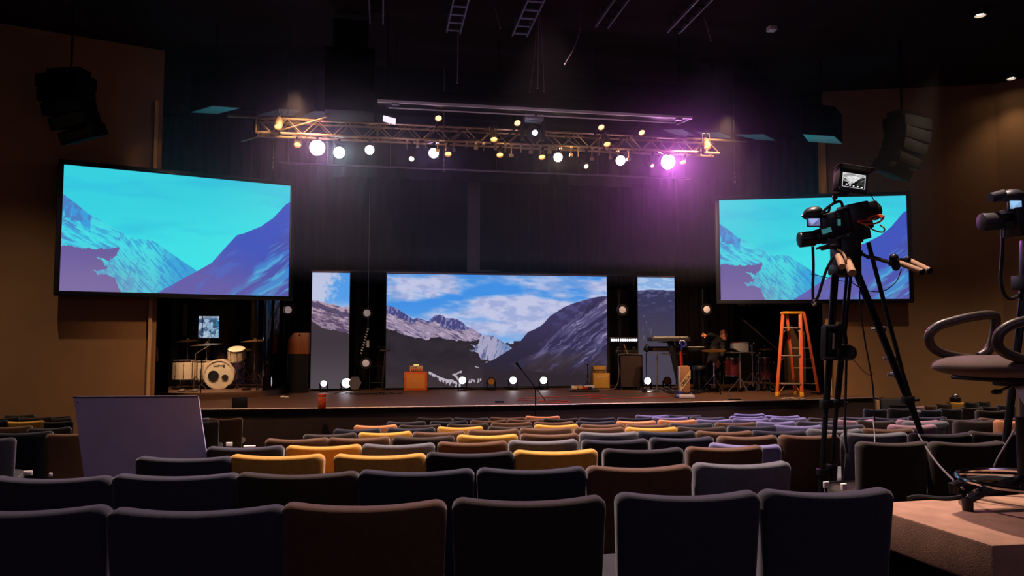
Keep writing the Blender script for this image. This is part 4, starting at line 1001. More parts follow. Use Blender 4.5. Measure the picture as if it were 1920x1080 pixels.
for k in range(3):
    a = .4+k*2*PI/3; b = B(); b.cyl((0, 0, .22), (.28*math.cos(a), .28*math.sin(a), .012), .012, n=6); b.obj('leg', 'black_metal', tg)
# drum throne / dark gear behind
b = B(); p = at_z(1312, 733, DK); b.cyl(p, p+Vector((0, 0, .5)), .03, n=8); b.lathe([(0, .5), (.17, .5), (.18, .54), (.16, .6), (0, .61)], c=p, n=20); b.cyl(p, p+Vector((0, 0, .02)), .2, n=16); tag(b.obj('drum_stool', 'black'), 'round black stool in the dark beside the bending person', 'stool')
b = B(); p = at_z(1318, 732, DK)+Vector((.05, .3, 0)); b.box(p+Vector((0, 0, .27)), (.26, .2, .5)); tag(b.obj('small_rack', 'black', bevel=.02), 'small black rack on the deck left of the person', 'rack')
b = B(); rn = random.Random(30)
for k in range(7):
    p = at_z(1432+k*4, 730+rn.random()*5, DK); b.ball(p+Vector((0, 0, .05)), (.05+.04*rn.random(), .05, .05), 8)
tag(b.obj('cable_pile', 'black_metal'), 'dark heap of shiny hardware on the deck just left of the ladder', 'hardware', kind='stuff')
# gear behind ladder / right side
b = B(); p = at_z(1590, 737.5, DK)
for k in range(9): b.ball(p+Vector((-.15+.04*k, .1*rn.random(), .05+.14*rn.random())), (.05+.04*rn.random(), .05, .05), 8)
b.box(p+Vector((-.22, 0, .10)), (.12, .1, .16)); tag(b.obj('gear_heap', 'black'), 'small heap of black gear at the right end of the stage', 'gear', kind='stuff')
P = at_d(1530, 678, 16.9); t = thing('small_spotlight', 'small black spotlight on a low stand right of the orange ladder', 'stage light', P, 0)
b = B(); b.cyl((-.12, 0, .02), (.08, 0, -.02), .07, n=12); b.obj('housing', 'black_metal', t)
b = B(); b.cyl((0, 0, 0), (0, 0, DK-P.z), .014, n=8); b.box((0, 0, DK-P.z+.01), (.2, .2, .02)); b.obj('stand', 'black_metal', t)
DZ = DZ_old
# cases off the stage end
P = at_y(1672, 765, 13.9); P.z = 0
t = thing('road_case', 'dark grey case with handle standing against the right wall below the stage', 'case', (P.x, 13.75, 0), -.3)
b = B(); b.box((0, .1, .48), (.62, .3, .96)); b.obj('body', 'dark_grey', t, bevel=.02)
b = B(); b.box((.02, -.055, .83), (.35, .012, .02)); b.obj('handle', 'black', t)
b = B(); b.box((-.36, .1, .48), (.06, .2, .9)); b.obj('upright_edge', 'wall_edge', t)
b = B(); b.sweep([Vector((.18+.09*math.cos(a), -.09, .68+.09*math.sin(a))) for a in np.linspace(0, 2*PI, 16, endpoint=False)], .012, 6, closed=True)
b.sweep([Vector((.0+.07*math.cos(a), -.08, .67+.07*math.sin(a))) for a in np.linspace(0, 2*PI, 16, endpoint=False)], .01, 6, closed=True); b.obj('cable_coil', 'cable_black', t)
# ------------------------------------------------------------------ hung lighting truss, lamps, loudspeakers, ceiling
def WO(b, name, m, root, **k):
    """part modelled in world coordinates under an unrotated root"""
    o = b.obj(name, m, root, **k); o.location = -Vector(root.location); return o
TY = 13.3
A_ = at_y(480, 222, TY); Z_ = at_y(1348, 261, TY); zt = (A_.z+Z_.z)/2
x0, x1 = A_.x, Z_.x
t = thing('lighting_truss', 'long aluminium lattice truss hung across the front of the stage', 'truss', ((x0+x1)/2, TY, zt))
def chords():
    return [(0, 0), (-.26, 0), (0, .26), (-.26, .26)]   # (dz, dy)
b = B()
for dz, dy in chords(): b.cyl((x0, TY+dy, zt+dz), (x1, TY+dy, zt+dz), .024, n=8)
WO(b, 'chords', 'alu', t)
b = B(); n = int((x1-x0)/.26)
for k in range(n):
    xa = x0+(x1-x0)*k/n; xb = x0+(x1-x0)*(k+1)/n
    for dy in (0, .26): b.cyl((xa, TY+dy, zt-.26*(k % 2)), (xb, TY+dy, zt-.26*((k+1) % 2)), .010, n=5)
    for dz in (0, -.26): b.cyl((xa, TY+.26*(k % 2), zt+dz), (xb, TY+.26*((k+1) % 2), zt+dz), .010, n=5)
    if k % 8 == 0:
        for dy in (0, .26): b.cyl((xa, TY+dy, zt), (xa, TY+dy, zt-.26), .016, n=6)
WO(b, 'lattice', 'alu', t)
for k in range(5):
    x = x0+(x1-x0)*(.06+.22*k); b = B()
    for dy in (0, .26): b.cyl((x, TY+dy, zt), (x, TY+.13, zt+.5), .006, n=5)
    b.cyl((x, TY+.13, zt+.5), (x, TY+.13, CEIL), .008, n=6); WO(b, 'hanging_cable', 'black_metal', t)
def pipe(p, q, r, m, name, label):
    b = B(); b.cyl(p, q, r, n=8)
    if 'below and behind' in label:
        for f in (.02, .25, .5, .75, .98):
            h = Vector(p).lerp(Vector(q), f); b.cyl(h, (h.x, h.y, CEIL), .006, n=5)
    return tag(b.obj(name, m), label, 'pipe', 'hung pipes')
pipe((at_y(427, 219, TY).x, TY, zt), (x0, TY, zt), .022, 'alu', 'pipe', 'short amber pipe sticking out of the left end of the truss')
pipe((x1, TY, zt), (at_y(1400, 264, TY).x, TY, zt), .022, 'alu', 'pipe', 'short amber pipe sticking out of the right end of the truss')
P = at_y(523, 305, 15.8); Q = at_y(1300, 335, 15.8)
pipe((P.x, 15.8, P.z), (Q.x, 15.8, P.z), .022, 'rail', 'pipe', 'long thin pipe hanging below and behind the lamps')
P = at_y(452, 278, 14.2); Q = at_y(632, 215, 13.0)
pipe(at_d(453, 265, 13.4), at_d(616, 219, 12.6), .015, 'alu', 'pipe', 'slanting thin pipe crossing the left end of the truss')
for px, y0, y1, D, lab in ((512, 240, 318, 14.9, 'thin hanging wire above the right corner of the left projection screen'), (832, 262, 322, 15.2, 'thin hanging wire in the middle of the long pipe'), (1378, 250, 345, 15.9, 'thin hanging wire above the left corner of the right projection screen')):
    a = at_d(px, y0, D); c = at_d(px, y1, D); b = B(); b.cyl((c.x, c.y, CEIL), c, .008, n=6)
    for k in range(3): b.ball(c+Vector((0, 0, .05+k*.09)), (.022, .022, .03), 6)
    tag(b.obj('hanging_wire', 'steel'), lab, 'wire', 'hanging wires')
# screen housing / long lit casing above
BY = 12.4
P = at_y(708, 190, BY); Q = at_y(1298, 220, BY); zb = (P.z+Q.z)/2
t = thing('roller_screen_case', 'long dark casing with pale lilac lower edges above the lighting truss', 'screen case', ((P.x+Q.x)/2, BY, zb))
b = B(); b.box(((P.x+Q.x)/2, BY+.17, zb+.12), (Q.x-P.x, .32, .22)); WO(b, 'case', 'black_metal', t, bevel=.01)
b = B(); b.box(((P.x+Q.x)/2, BY, zb), (Q.x-P.x, .035, .045)); WO(b, 'front_edge', 'white', t)
xr = at_y(728, 201, BY+.45).x; xs = at_y(1262, 228, BY+.45).x
b = B(); b.box(((xr+xs)/2, BY+.45, zb+.03), (xs-xr, .02, .02)); WO(b, 'rear_edge', 'white', t)
for x in (P.x+.3, Q.x-.25):
    b = B(); b.box((x, BY+.02, zb-.03), (.12, .06, .04)); WO(b, 'bracket', 'rail', t)
b = B(); b.bar((Q.x, BY, zb), (Q.x-.12, BY+.45, zb), .02, .02); WO(b, 'end_bar', 'rail', t)
for f in (.03, .5, .97):
    x = P.x+(Q.x-P.x)*f; b = B(); b.cyl((x, BY+.17, zb+.2), (x, BY+.17, CEIL), .01, n=6); b.box((x, BY+.24, zb+.03), (.04, .44, .02)); WO(b, 'hanging_rod', 'black_metal', t)

# lamps. kind: 'can' amber-lit body with glowing lens, 'bright' facing the hall
LENS = {}
def lens_mat(rgb, s):
    k = (rgb, s)
    if k not in LENS: LENS[k] = mat_emit('lamp lens glow', rgb, s)
    return LENS[k]
def stage_lamp(px, py, Y, r, L, d, rgb, s, label, body='black_metal', group='truss lamps', hang=.22, barn=False):
    P = at_y(px, py, Y); d = Vector(d).normalized(); q = d.to_track_quat('Z', 'Y').to_matrix()
    t = thing('stage_lamp', label, 'stage lamp', P, 0, group)
    b = B(); b.lathe([(0, -L), (r*.7, -L), (r*.95, -L*.75), (r*1.08, -.02), (r*1.12, .03), (r*1.02, .03), (r*1.0, 0)], n=18, rot=q); b.obj('housing', body, t)
    b = B(); b.lathe([(0, .012), (r*.6, .009), (r, -.004)], n=18, rot=q); b.obj('lens', lens_mat(rgb, s), t)
    b = B(); c = -d*L*.45; u = c+Vector((0, 0, hang))
    for sg in (-1, 1): b.bar(c+Vector((sg*r*1.15, 0, 0)), u+Vector((sg*r*1.15, 0, -.04)), .02, .006)
    b.bar(u+Vector((-r*1.2, 0, -.04)), u+Vector((r*1.2, 0, -.04)), .02, .012); b.cyl(u+Vector((0, 0, -.05)), u+Vector((0, 0, .03)), .02, n=8)
    T_ = Vector((0, min(max(P.y, TY), TY+.26)-P.y, (zt-.26 if P.z < zt-.13 else zt)-P.z)); b.cyl(u, T_, .012, n=6); b.ball(T_, .035, 8); b.obj('yoke', 'black_metal', t)
    return P, d
AM = (1.0, .52, .16)
cans = [(522, 236, 13.1, 'amber lamp hanging on the left end of the truss, above the left projection screen'),
        (558, 270, 13.6, 'small amber lamp just left of the brightest pink lamp'),
        (840, 287, 13.6, 'amber lamp just right of the lilac lamp'),
        (926, 260, 13.1, 'amber lamp on the truss left of the hanging moving head'),
        (937, 289, 13.6, 'lower amber lamp under the truss middle, with a second glow above'),
        (1016, 293, 13.6, 'amber lamp left of the white warm lamp under the truss'),
        (1138, 269, 13.1, 'amber lamp on the right part of the truss'),
        (1326, 274, 13.1, 'amber lamp on the right end of the truss'),
        (1280, 303, 13.7, 'small amber lamp just right of the dazzling magenta lamp')]
for px, py, Y, lab in cans:
    stage_lamp(px, py, Y, .062, .2, (.05*(random.random()-.5), -.55, -.85), AM, 2.6, lab, body='alu' if px not in (1278,) else 'black_metal')
for px, py, lab in ((822, 221, 'glowing orange lamp above the left middle of the truss'), (970, 230, 'glowing orange lamp above the truss, left of the moving head'), (1127, 238, 'glowing orange lamp above the truss right of the moving head'), (1203, 248, 'small orange lamp above the right part of the truss')):
    stage_lamp(px, py, 12.9, .058, .16, (0, -.75, -.65), (1, .45, .22), 2.6, lab, group='lamps above the truss')
bright = [(595, 277, 13.6, .15, (1, .50, .92), 60, 'large dazzling pinkish lamp left of the star-shaped white one', (1, .35, .9), 120),
          (636, 286, 13.6, .11, (.55, 1, .92), 50, 'dazzling bluish white lamp beside the large pink one', (.5, 1, 1), 60),
          (693, 281, 13.6, .09, (1, .70, .60), 22, 'round warm white lamp, third from the left of the bright row', (1, .6, .4), 14),
          (813, 287, 13.6, .10, (.85, .62, 1), 26, 'lilac white lamp under the truss above the central panel', (.7, .4, 1), 30),
          (1046, 295, 13.6, .095, (1, .78, .66), 24, 'warm white lamp under the truss right of the middle', (1, .7, .5), 16),
          (1163, 301, 13.6, .105, (1, .62, .50), 26, 'warm pinkish lamp between the truss and the magenta one', (1, .5, .5), 30),
          (1252, 303, 13.6, .16, (1, .46, .95), 80, 'dazzling magenta lamp, largest of the row at the right', (.95, .18, .95), 650)]
for px, py, Y, r, rgb, s, lab, lc, pw in bright:
    P, d = stage_lamp(px, py, Y, r*.9, .26, (.02, -1, -.28), rgb, s, lab, group='bright lamps facing the hall')
    spot('stage_lamp_light', P+d*.08, P+Vector((0, -8, -4.2)), pw, lc, 130, 1.0, .06)
for px, py, r, rgb, s, lab in ((772, 297, .045, (.95, .85, .7), 10, 'small moving lamp with a white point, left of the lilac lamp'), (1098, 311, .045, (1, .85, .6), 7, 'slanted tube lamp with white lens under the right half of the truss'), (1222, 310, .035, (1, .6, .8), 8, 'tiny pink lamp just left of the dazzling magenta one')):
    stage_lamp(px, py, 13.6, r, .24, (.25 if px != 772 else -.2, -.8, -.6), rgb, s, lab, body='alu', group='small pointed lamps')
# moving head in the middle and the tilted panel lamp
P = at_y(1000, 250, 13.0); t = thing('moving_head_lamp', 'large dark moving head lamp with bluish base, hanging at the truss middle', 'stage lamp', P)
b = B(); b.cyl((0, .05, .3), (0, .3, zt-P.z), .02, n=6); b.obj('clamp', 'black_metal', t)
b = B(); b.box((0, .05, .28), (.36, .26, .12)); b.obj('base', 'speaker_under', t, bevel=.02)
b = B(); 
for s in (-1, 1): b.box((s*.19, .05, .06), (.06, .12, .36))
b.obj('yoke', 'black', t, bevel=.015)
b = B(); b.lathe([(0, -.16), (.1, -.15), (.14, 0), (.13, .14), (.09, .16), (.088, .15)], n=20, rot=RX(PI*.62)); b.obj('head', 'black', t)
b = B(); b.lathe([(0, 0), (.05, 0)], c=(0, -.15, -.03), n=18, rot=RX(PI*.62)); b.obj('lens', lens_mat((.8, .9, 1), 6), t)
P = at_y(730, 225, 12.9); b = B(); b.box((0, 0, 0), (.22, .12, .03), RX(-.5) @ RY(.3)); b.cyl((0, .05, .0), (0, .4, zt-P.z), .01, n=6); o = b.obj('panel_lamp', lens_mat((.85, .75, 1), 1.2)); o.location = P
tag(o, 'small tilted pale panel lamp at the left end of the lilac casing', 'lamp')
# clutter of clamps and cables along the truss
rn = random.Random(12)
for k in range(24):
    px = 760+k*18+rn.random()*8; p = at_y(px, 258, TY+.0); x = p.x; h = .10+.12*rn.random(); b = B(); b.cyl((0, 0, 0), (0, 0, -h), .012, n=5); b.box((0, 0, -.02), (.05, .06, .05))
    if k % 2: b.box((0, 0, -h), (.05+.03*rn.random(), .05, .05))
    o = b.obj('truss_clamp', 'alu'); o.location = (x, TY, zt-.265); tag(o, 'small metal clamp hanging under the lighting truss', 'clamp', 'clamps under the truss')
for px0, px1, sag, lab in ((735, 870, 22, 'loose cable swag under the left middle of the truss'), (860, 960, 16, 'loose cable swag near the truss middle'), (1060, 1170, 20, 'loose cable swag under the right half of the truss')):
    pts = [at_y(px0+(px1-px0)*k/6, 240+(px0-700)*.045+sag*math.sin(PI*k/6)+(4 if k % 2 else 0), 13.29) for k in range(7)]
    b = B(); b.sweep(bez(pts, 4), .014, 6); tag(b.obj('truss_cable', 'cable_black'), lab, 'cable', 'truss cables')

# warm lamps light the deck and the truss
for px, pw in ((560, 55), (760, 60), (926, 60), (1090, 60), (1250, 60), (1340, 60)):
    P = at_y(px, 262, 13.1); spot('stage_wash_light', (P.x, 12.5, 6.3), (P.x, 16.2, .9), pw*16, (1, .58, .30), 95, .8, .12)
for px in (500, 640, 800, 926, 1050, 1150, 1326):
    P = at_y(px, 275, 13.2); l = bpy.data.lights.new('added_spill', 'POINT'); l.energy = .9; l.color = (1, .55, .2); l.shadow_soft_size = .06
    o = bpy.data.objects.new('added_spill', l); COL.objects.link(o); o.location = (P.x+.25, 13.05, P.z-.05)  # added point lights, stand in for spill from the amber cans

spot('stage_lamp_light', (x0+.5, 13.0, 5.9), (LW.x, LW.y, 5.6), 260, (1, .6, .25), 17, .8, .08)  # added aimed spot, brightens the left wall edge trim
spot('stage_lamp_light', (x1-.5, 13.0, 5.9), (RW.x, RW.y, 5.6), 260, (1, .6, .25), 17, .8, .08)  # added aimed spot, brightens the right wall edge trim
spot('stage_lamp_light', (x1-1.0, 13.0, 5.9), (8.3, 17.0, 1.4), 700, (1, .6, .32), 60, .8, .08)  # added spot, brightens the right part of the stage
pq = at_z(1339, 734, DK); spot('stage_lamp_light', (pq.x-.6, 13.0, 5.9), (pq.x+.1, pq.y, 1.9), 900, (1, .6, .32), 16, .8, .08)  # added narrow spot, brightens the bending person
for px, py, Y_, pw, c in ((612, 236, 13.9, 9, (.9, .8, 1)), (760, 232, 12.2, 7, (.85, .6, 1)), (1000, 246, 12.2, 7, (.85, .6, 1)), (1200, 256, 12.2, 9, (.9, .5, 1)), (1290, 272, 13.9, 8, (.8, .6, 1))):
    q_ = at_y(px, py, Y_); l = bpy.data.lights.new('added_spill', 'POINT'); l.energy = pw; l.color = c; l.shadow_soft_size = .05; o = bpy.data.objects.new('added_spill', l); COL.objects.link(o); o.location = q_+Vector((0, 0, -.3))  # added point lights, brighten speaker undersides and the casing edges
# haze in the stage air
m = bpy.data.materials.new('stage haze'); m.use_nodes = True; nt = m.node_tree; nt.nodes.remove(nt.nodes['Principled BSDF'])
v = nt.nodes.new('ShaderNodeVolumeScatter'); v.inputs['Density'].default_value = .015; v.inputs['Anisotropy'].default_value = .55; v.inputs['Color'].default_value = (.95, .9, 1, 1)
nt.links.new(v.outputs[0], nt.nodes['Material Output'].inputs['Volume'])
b = B(); b.box((2.9, 14.2, 5.55), (13.4, 6.0, 4.2)); o = b.obj('haze', m, smooth=False); tag(o, 'thin purple haze hanging in the stage air around the lamps', 'haze', kind='stuff')

# hung loudspeakers
def hung_speaker(quad, zb, h, label):
    P = [at_z(x, y, zb) for x, y in quad]; c = sum(P, Vector())/4; t = thing('hung_speaker', label, 'loudspeaker', (c.x, c.y, zb), 0, 'loudspeakers hung over the stage')
    b = B(); b.hexa([(p.x-c.x, p.y-c.y, .012) for p in P]+[(p.x-c.x, p.y-c.y, h) for p in P]); b.obj('cabinet', 'speaker', t, smooth=False)
    b = B(); b.hexa([((p.x-c.x)*.985, (p.y-c.y)*.985, 0) for p in P]+[((p.x-c.x)*.985, (p.y-c.y)*.985, .012) for p in P]); b.obj('underside', 'speaker_under', t, smooth=False)
    b = B(); b.cyl((0, 0, h), (0, 0, CEIL-zb), .02, n=6); b.obj('hanging_rod', 'black_metal', t)
hung_speaker([(357, 211), (398, 199), (450, 203), (408, 213.5)], 6.25, .7, 'hung speaker with cyan underside above the left projection screen')
hung_speaker([(480, 217), (525, 205), (563, 208), (548, 218)], 6.5, .7, 'hung speaker with grey blue underside at the left end of the truss')
hung_speaker([(556, 221), (590, 209), (623, 210), (620, 221)], 6.5, .7, 'hung speaker with white underside, above the dazzling pinkish lamp')
hung_speaker([(1238, 243), (1280, 243), (1303, 255), (1272, 254)], 6.35, .7, 'hung speaker with lilac underside above the dazzling magenta lamp')
hung_speaker([(1303, 247), (1350, 248), (1372, 259), (1325, 257)], 6.35, .7, 'hung speaker with grey underside at the right end of the truss')
hung_speaker([(1378, 253), (1432, 252), (1455, 264), (1418, 262)], 6.35, 1.25, 'tall hung speaker with blue underside above the right projection screen')
hung_speaker([(1505, 252), (1565, 256), (1580, 270), (1516, 266)], 6.2, .62, 'hung speaker with cyan underside beside the right yellow wall edge')
P = at_d(657, 155, 12.7); t = thing('hung_speaker', 'large black speaker cluster above the left half of the stage', 'loudspeaker', P, 0, 'loudspeakers hung over the stage')
b = B()
for k in range(3): b.box((0, 0, .35-k*.38), (.82, .5, .36), RX(-.05*k))
b.obj('cabinet', 'speaker', t, bevel=.015)
b = B(); b.box((0, 0, .8), (.6, .1, .6)); b.obj('hanging_frame', 'black_metal', t)
def line_array(px, py, D, s, label):
    P = at_d(px, py, D); t = thing('line_array_speaker', label, 'loudspeaker', P, s*math.radians(18.6)*-1, 'curved speaker columns'); z = .5; y = 0; a = 0
    for k in range(5):
        b = B(); b.box((s*.02*k*k*.6, y, z), (.80-.05*k, .45, .21), RX(a) @ RY(-s*.05*k)); b.obj('speaker_box', 'speaker', t, bevel=.01); z -= .21*math.cos(a); y += .21*math.sin(a)*1.0+.015*k; a += .09
    b = B(); b.box((0, .05, .68), (.6, .3, .1)); b.cyl((0, .1, .7), (0, .1, CEIL-P.z-.005), .02, n=6); b.obj('rigging', 'black_metal', t)
line_array(122, 210, 12.4, 1, 'dark curved speaker column on the left wall above the projection screen')
line_array(1703, 284, 13.6, -1, 'dark curved speaker column on the right wall above the projection screen')
# ceiling rails, parallel to the hall axis
for px, py, w, lab in ((706, 42, .22, 'short pinkish ceiling rail nearest the left, above the speaker cluster'), (850, 60, .24, 'ladder-like ceiling rail left of the middle'), (974, 66, .26, 'ladder-like ceiling rail with hanging cables'), (1128, 50, .22, 'faint lilac ceiling rail right of the middle'), (1262, 60, .22, 'faint ceiling rail at the right')):
    P = at_z(px, py, 7.62); t = thing('overhead_rail', lab, 'ceiling rail', P, 0, 'ceiling rails'); L = 5.0
    for s in (-1, 1): b = B(); b.box((s*w/2, -L/2, 0), (.025, L, .06)); b.obj('side_bar', 'rail', t)
    for k in range(16): b = B(); b.box((0, -.1-k*.32, -.01), (w, .05, .02)); b.obj('cross_bar', 'rail' if px in (850, 974) else 'ceiling', t)
    for yy in (-.3, -2.5, -4.7):
        for s in (-1, 1): b = B(); b.cyl((s*w/2, yy, 0), (s*w/2, yy, CEIL-7.62), .02, n=6); b.obj('hanger', 'rail', t)
def ccable(pts, D, r, label, m='rail'):
    P = [at_d(x, y, D) for x, y in pts]; b = B(); b.sweep(bez(P, 5), r, 6); b.cyl(P[0], (P[0].x, P[0].y, CEIL), .003, n=5); b.ball(P[-1], r*1.9, 6); tag(b.obj('hanging_cable', m), label, 'cable', 'cables hanging from the ceiling')
ccable([(859, 62), (858.5, 100), (857.5, 155)], 12.6, .010, 'straight cable hanging below the left ladder-like rail')
ccable([(1005, 60), (1002, 110), (993, 172)], 12.6, .008, 'slanting cable left of the three that hang under the middle rail')
ccable([(1010, 30), (1009, 100), (1008, 165)], 12.5, .009, 'straight middle cable of those hanging under the middle rail')
ccable([(1012, 22), (1018, 110), (1020, 172)], 12.7, .007, 'rightmost of the cables hanging under the middle rail')
ccable([(1088, 50), (1083, 72), (1074, 95), (1066, 108), (1059, 121)], 12.0, .008, 'short curved white cable dangling on its own from the dark ceiling')
ccable([(927, 12), (932, 30), (938, 52)], 12.2, .010, 'short pale slanted rod end between two ceiling rails')
ccable([(1321, 36), (1327, 55), (1333, 76)], 12.2, .009, 'short slanted rod below the rightmost ceiling rail')
P = at_z(1447, 54, CEIL-.04); b = B(); b.box((0, 0, 0), (.14, .14, .08)); o = b.obj('ceiling_box', 'white', bevel=.005); o.location = P; tag(o, 'small pale square box on the dark ceiling near the right', 'box')
# ceiling downlights that light the hall (two are in view)
DLM = mat_emit('downlight bulb', (1, .80, .55), 30)
DLAB = ['glowing ceiling downlight near the top right corner', 'glowing ceiling downlight at the right edge above the second camera', 'ceiling downlight before the left projection screen', 'ceiling downlight in the far left corner of the hall']
for i, h in enumerate(HOUSE):
    x, y = h[:2]; lab = DLAB[i] if i < 4 else 'ceiling downlight above the %s' % ('left aisle seats', 'middle rows', 'rows near the photographer', 'nearest rows at the right', 'front rows before the stage', 'right front rows, lilac', 'tripod camera in the aisle', 'right block seats by the wall')[i-4]
    t = thing('ceiling_downlight', lab, 'ceiling light', (x, y, CEIL), 0, 'ceiling downlights')
    b = B(); b.lathe([(.09, -.10), (.10, 0), (.14, 0), (.14, -.02), (.11, -.10)], n=20, closeprof=True); b.obj('ring', 'black_metal', t)
    b = B(); b.lathe([(0, -.075), (.05, -.07), (.075, -.05), (.08, -.02)], n=16); b.obj('bulb', DLM if i < 2 else lens_mat((1, .8, .55), 4), t)
# small white boxes under the screens
for px, py, s, lab in ((243, 549, 1, 'small white box on the wall below the left projection screen'), (1606, 563, -1, 'small white box on the wall below the right projection screen')):
    base = LW if s == 1 else RW; d = Vector((-ca, -sa, 0)) if s == 1 else Vector((ca, -sa, 0)); n = Vector((sa*1, -ca, 0)) if s == 1 else Vector((-sa, -ca, 0))
    r_ = ray(px, py); k = (n.dot(base-EYE)-.12)/n.dot(r_) if False else (n.dot(base-EYE)+.10)/n.dot(r_); P = EYE+r_*k
    b = B(); b.box((0, 0, 0), (.36, .2, .13)); o = b.obj('wall_box', 'white', bevel=.01); o.location = P; o.rotation_euler = (0, 0, s*math.radians(18.6)); tag(o, lab, 'box', 'white wall boxes')
r_ = ray(1791, 746); n = Vector((-sa, -ca, 0)); k = (n.dot(RW-EYE)+.14)/n.dot(r_); P = EYE+r_*k
t = thing('wall_camera', 'small shiny round fixture on the right wall above the back row of seats', 'fixture', P)
b = B(); b.lathe([(0, -.11), (.10, -.10), (.115, 0), (.05, .03), (0, .03)], n=18); b.box((.04, .12, -.03), (.06, .2, .06)); b.obj('housing', 'black', t)
b = B(); b.ball((0, -.01, .03), (.085, .07, .08), 12); b.obj('dome', 'chrome', t)
# ------------------------------------------------------------------ slanted panel box in the left block
D0 = 5.7
t = thing('standing_board', 'large grey lilac board standing among the seats, dark side edge on its left', 'board', at_d(280, 1010, D0))
TLp, TRp, BRp, BLp = at_d(140, 746, D0), at_d(373, 745, D0), at_d(414, 1025, D0), at_d(176, 1025, D0)
wv_ = (TRp-TLp).normalized(); off = FW.copy(); off.z = 0; off.normalize()
back = off*.20-wv_*.105
b = B(); b.hexa([BLp, BRp, BRp+back, BLp+back, TLp, TRp, TRp+back, TLp+back]); WO(b, 'core', 'panel_side', t, smooth=False)
e = -off*.006
b = B(); b.hexa([BLp+e*2, BRp+e*2, BRp+e*.01, BLp+e*.01, TLp+e*2, TRp+e*2, TRp+e*.01, TLp+e*.01]); WO(b, 'front_face', 'panel_lilac', t, smooth=False)
b = B(); b.bar(TLp+Vector((0, 0, .006))+e*2, TRp+Vector((0, 0, .006))+e*2, .02, .012); WO(b, 'top_trim', 'rail', t)
b = B(); b.cyl(at_d(148, 754, D0)+e*3, at_d(148, 754, D0)+e, .006, n=8); WO(b, 'screw', 'ink', t)

# ------------------------------------------------------------------ camera platform
PZ = 1.5
pp = [at_z(x, y, PZ) for x, y in ((1860, 1022), (1612, 944), (2100, 915), (2500, 992))]
c = sum(pp, Vector())/4
t = thing('camera_platform', 'tan carpeted platform block under the tall stool', 'platform', (c.x, c.y, floor_z(c.y)))
b = B(); b.prism([(p.x-c.x, p.y-c.y) for p in pp], .165, Matrix.Translation((0, 0, PZ-.165-t.location.z))); b.obj('carpeted_top', 'platform', t, bevel=.012)
b = B(); b.prism([((p.x-c.x)*.93, (p.y-c.y)*.93) for p in pp], PZ-.165-t.location.z, Matrix()); b.obj('base', 'black_matte', t)

# stool
SC0 = at_d(1928, 950, 3.33); SC0.z = PZ
t = thing('drafting_stool', 'tall black swivel stool with loop arms and chrome foot ring on the platform', 'stool', SC0)
b = B(); b.lathe([(0, .07), (.05, .07), (.052, .12), (.045, .14), (0, .14)], n=20); b.obj('hub', 'black', t)
angs = [math.radians(a) for a in (183, 255, 327, 39, 111)]
for a in angs:
    b = B(); pts = bez([(.03*math.cos(a), .03*math.sin(a), .105), (.14*math.cos(a), .14*math.sin(a), .10), (.25*math.cos(a), .25*math.sin(a), .075), (.32*math.cos(a), .32*math.sin(a), .045)], 5)
    b.sweep(pts, [.028-.010*i/(len(pts)-1) for i in range(len(pts))], 8); o = b.obj('base_leg', 'black', t)
    b = B(); b.sweep([p+Vector((0, 0, .020)) for p in pts[6:]], .008, 6); b.obj('leg_strip', 'chrome', o)
    b = B(); b.cyl((.325*math.cos(a), .325*math.sin(a), 0), (.325*math.cos(a), .325*math.sin(a), .05), .022, .024, n=12); b.obj('glide', 'black', t)
b = B(); b.cyl((0, 0, .12), (0, 0, .40), .036, n=20); b.obj('column_sleeve', 'black', t)
b = B(); b.cyl((0, 0, .40), (0, 0, .56), .022, n=16); b.obj('gas_column', 'steel', t)
b = B(); b.sweep([(.275*math.cos(2*PI*k/48), .275*math.sin(2*PI*k/48), .118) for k in range(48)], .011, 8, closed=True); b.obj('foot_ring', 'chrome', t)
b = B()
for k in range(4):
    a = .7+k*PI/2; b.cyl((.03*math.cos(a), .03*math.sin(a), .14), (.27*math.cos(a), .27*math.sin(a), .118), .007, n=6)
b.obj('ring_spokes', 'chrome', t)
b = B(); b.box((0, 0, .555), (.2, .14, .03)); b.obj('mechanism', 'black', t, bevel=.01)
b = B(); b.cyl((-.08, -.03, .545), (-.17, -.05, .525), .006, n=6); b.obj('lever', 'chrome', t)
b = B(); b.ball((-.19, -.055, .52), (.030, .014, .012), 10); b.obj('lever_paddle', 'black', t)
b = B(); b.prism([(0, 0), (.09, .01), (.085, -.05), (.04, -.075), (.01, -.03)], .002, Matrix.Translation((-.14, -.10, .545)) @ Matrix.Rotation(PI/2, 4, 'X')); b.obj('paper_tag', 'paper', t)
def seatpad(rx, ry, h):
    bm = bmesh.new(); q = bmesh.ops.create_uvsphere(bm, u_segments=40, v_segments=20, radius=1.0)
    for v in q['verts']:
        x, y, z = v.co; rr = math.hypot(x, y)
        if rr > 1e-6:
            ang = math.atan2(y, x); sq = 1/(abs(math.cos(ang))**3.2+abs(math.sin(ang))**3.2)**(1/3.2); k = (rr**.55)*sq/rr; x *= k; y *= k
        v.co = Vector((x*rx, y*ry, z*h*(1 if z > 0 else .8)))
    return bm
b = B(); b.bm.free(); b.bm = seatpad(.265, .25, .055); o = b.obj('seat', 'upholstery', t); o.location = (-.09, 0, .625)
b = B(); b.box((-.06, 0, .575), (.34, .34, .02)); b.obj('seat_pan', 'black', t, bevel=.008)
b = B(); b.bar((.10, 0, .58), (.27, 0, .78), .06, .02); b.obj('back_bracket', 'black', t)
b = B(); b.box((.30, 0, 1.0), (.06, .40, .42), RY(.1)); b.obj('backrest', 'upholstery', t, bevel=.025)
def arm(pts, D, z0):
    b = B(); P = [at_d(x, y, D)-Vector(t.location) for x, y in pts]; b.sweep(bez(P, 7), .022, 10); b.obj('arm_loop', 'arm', t)
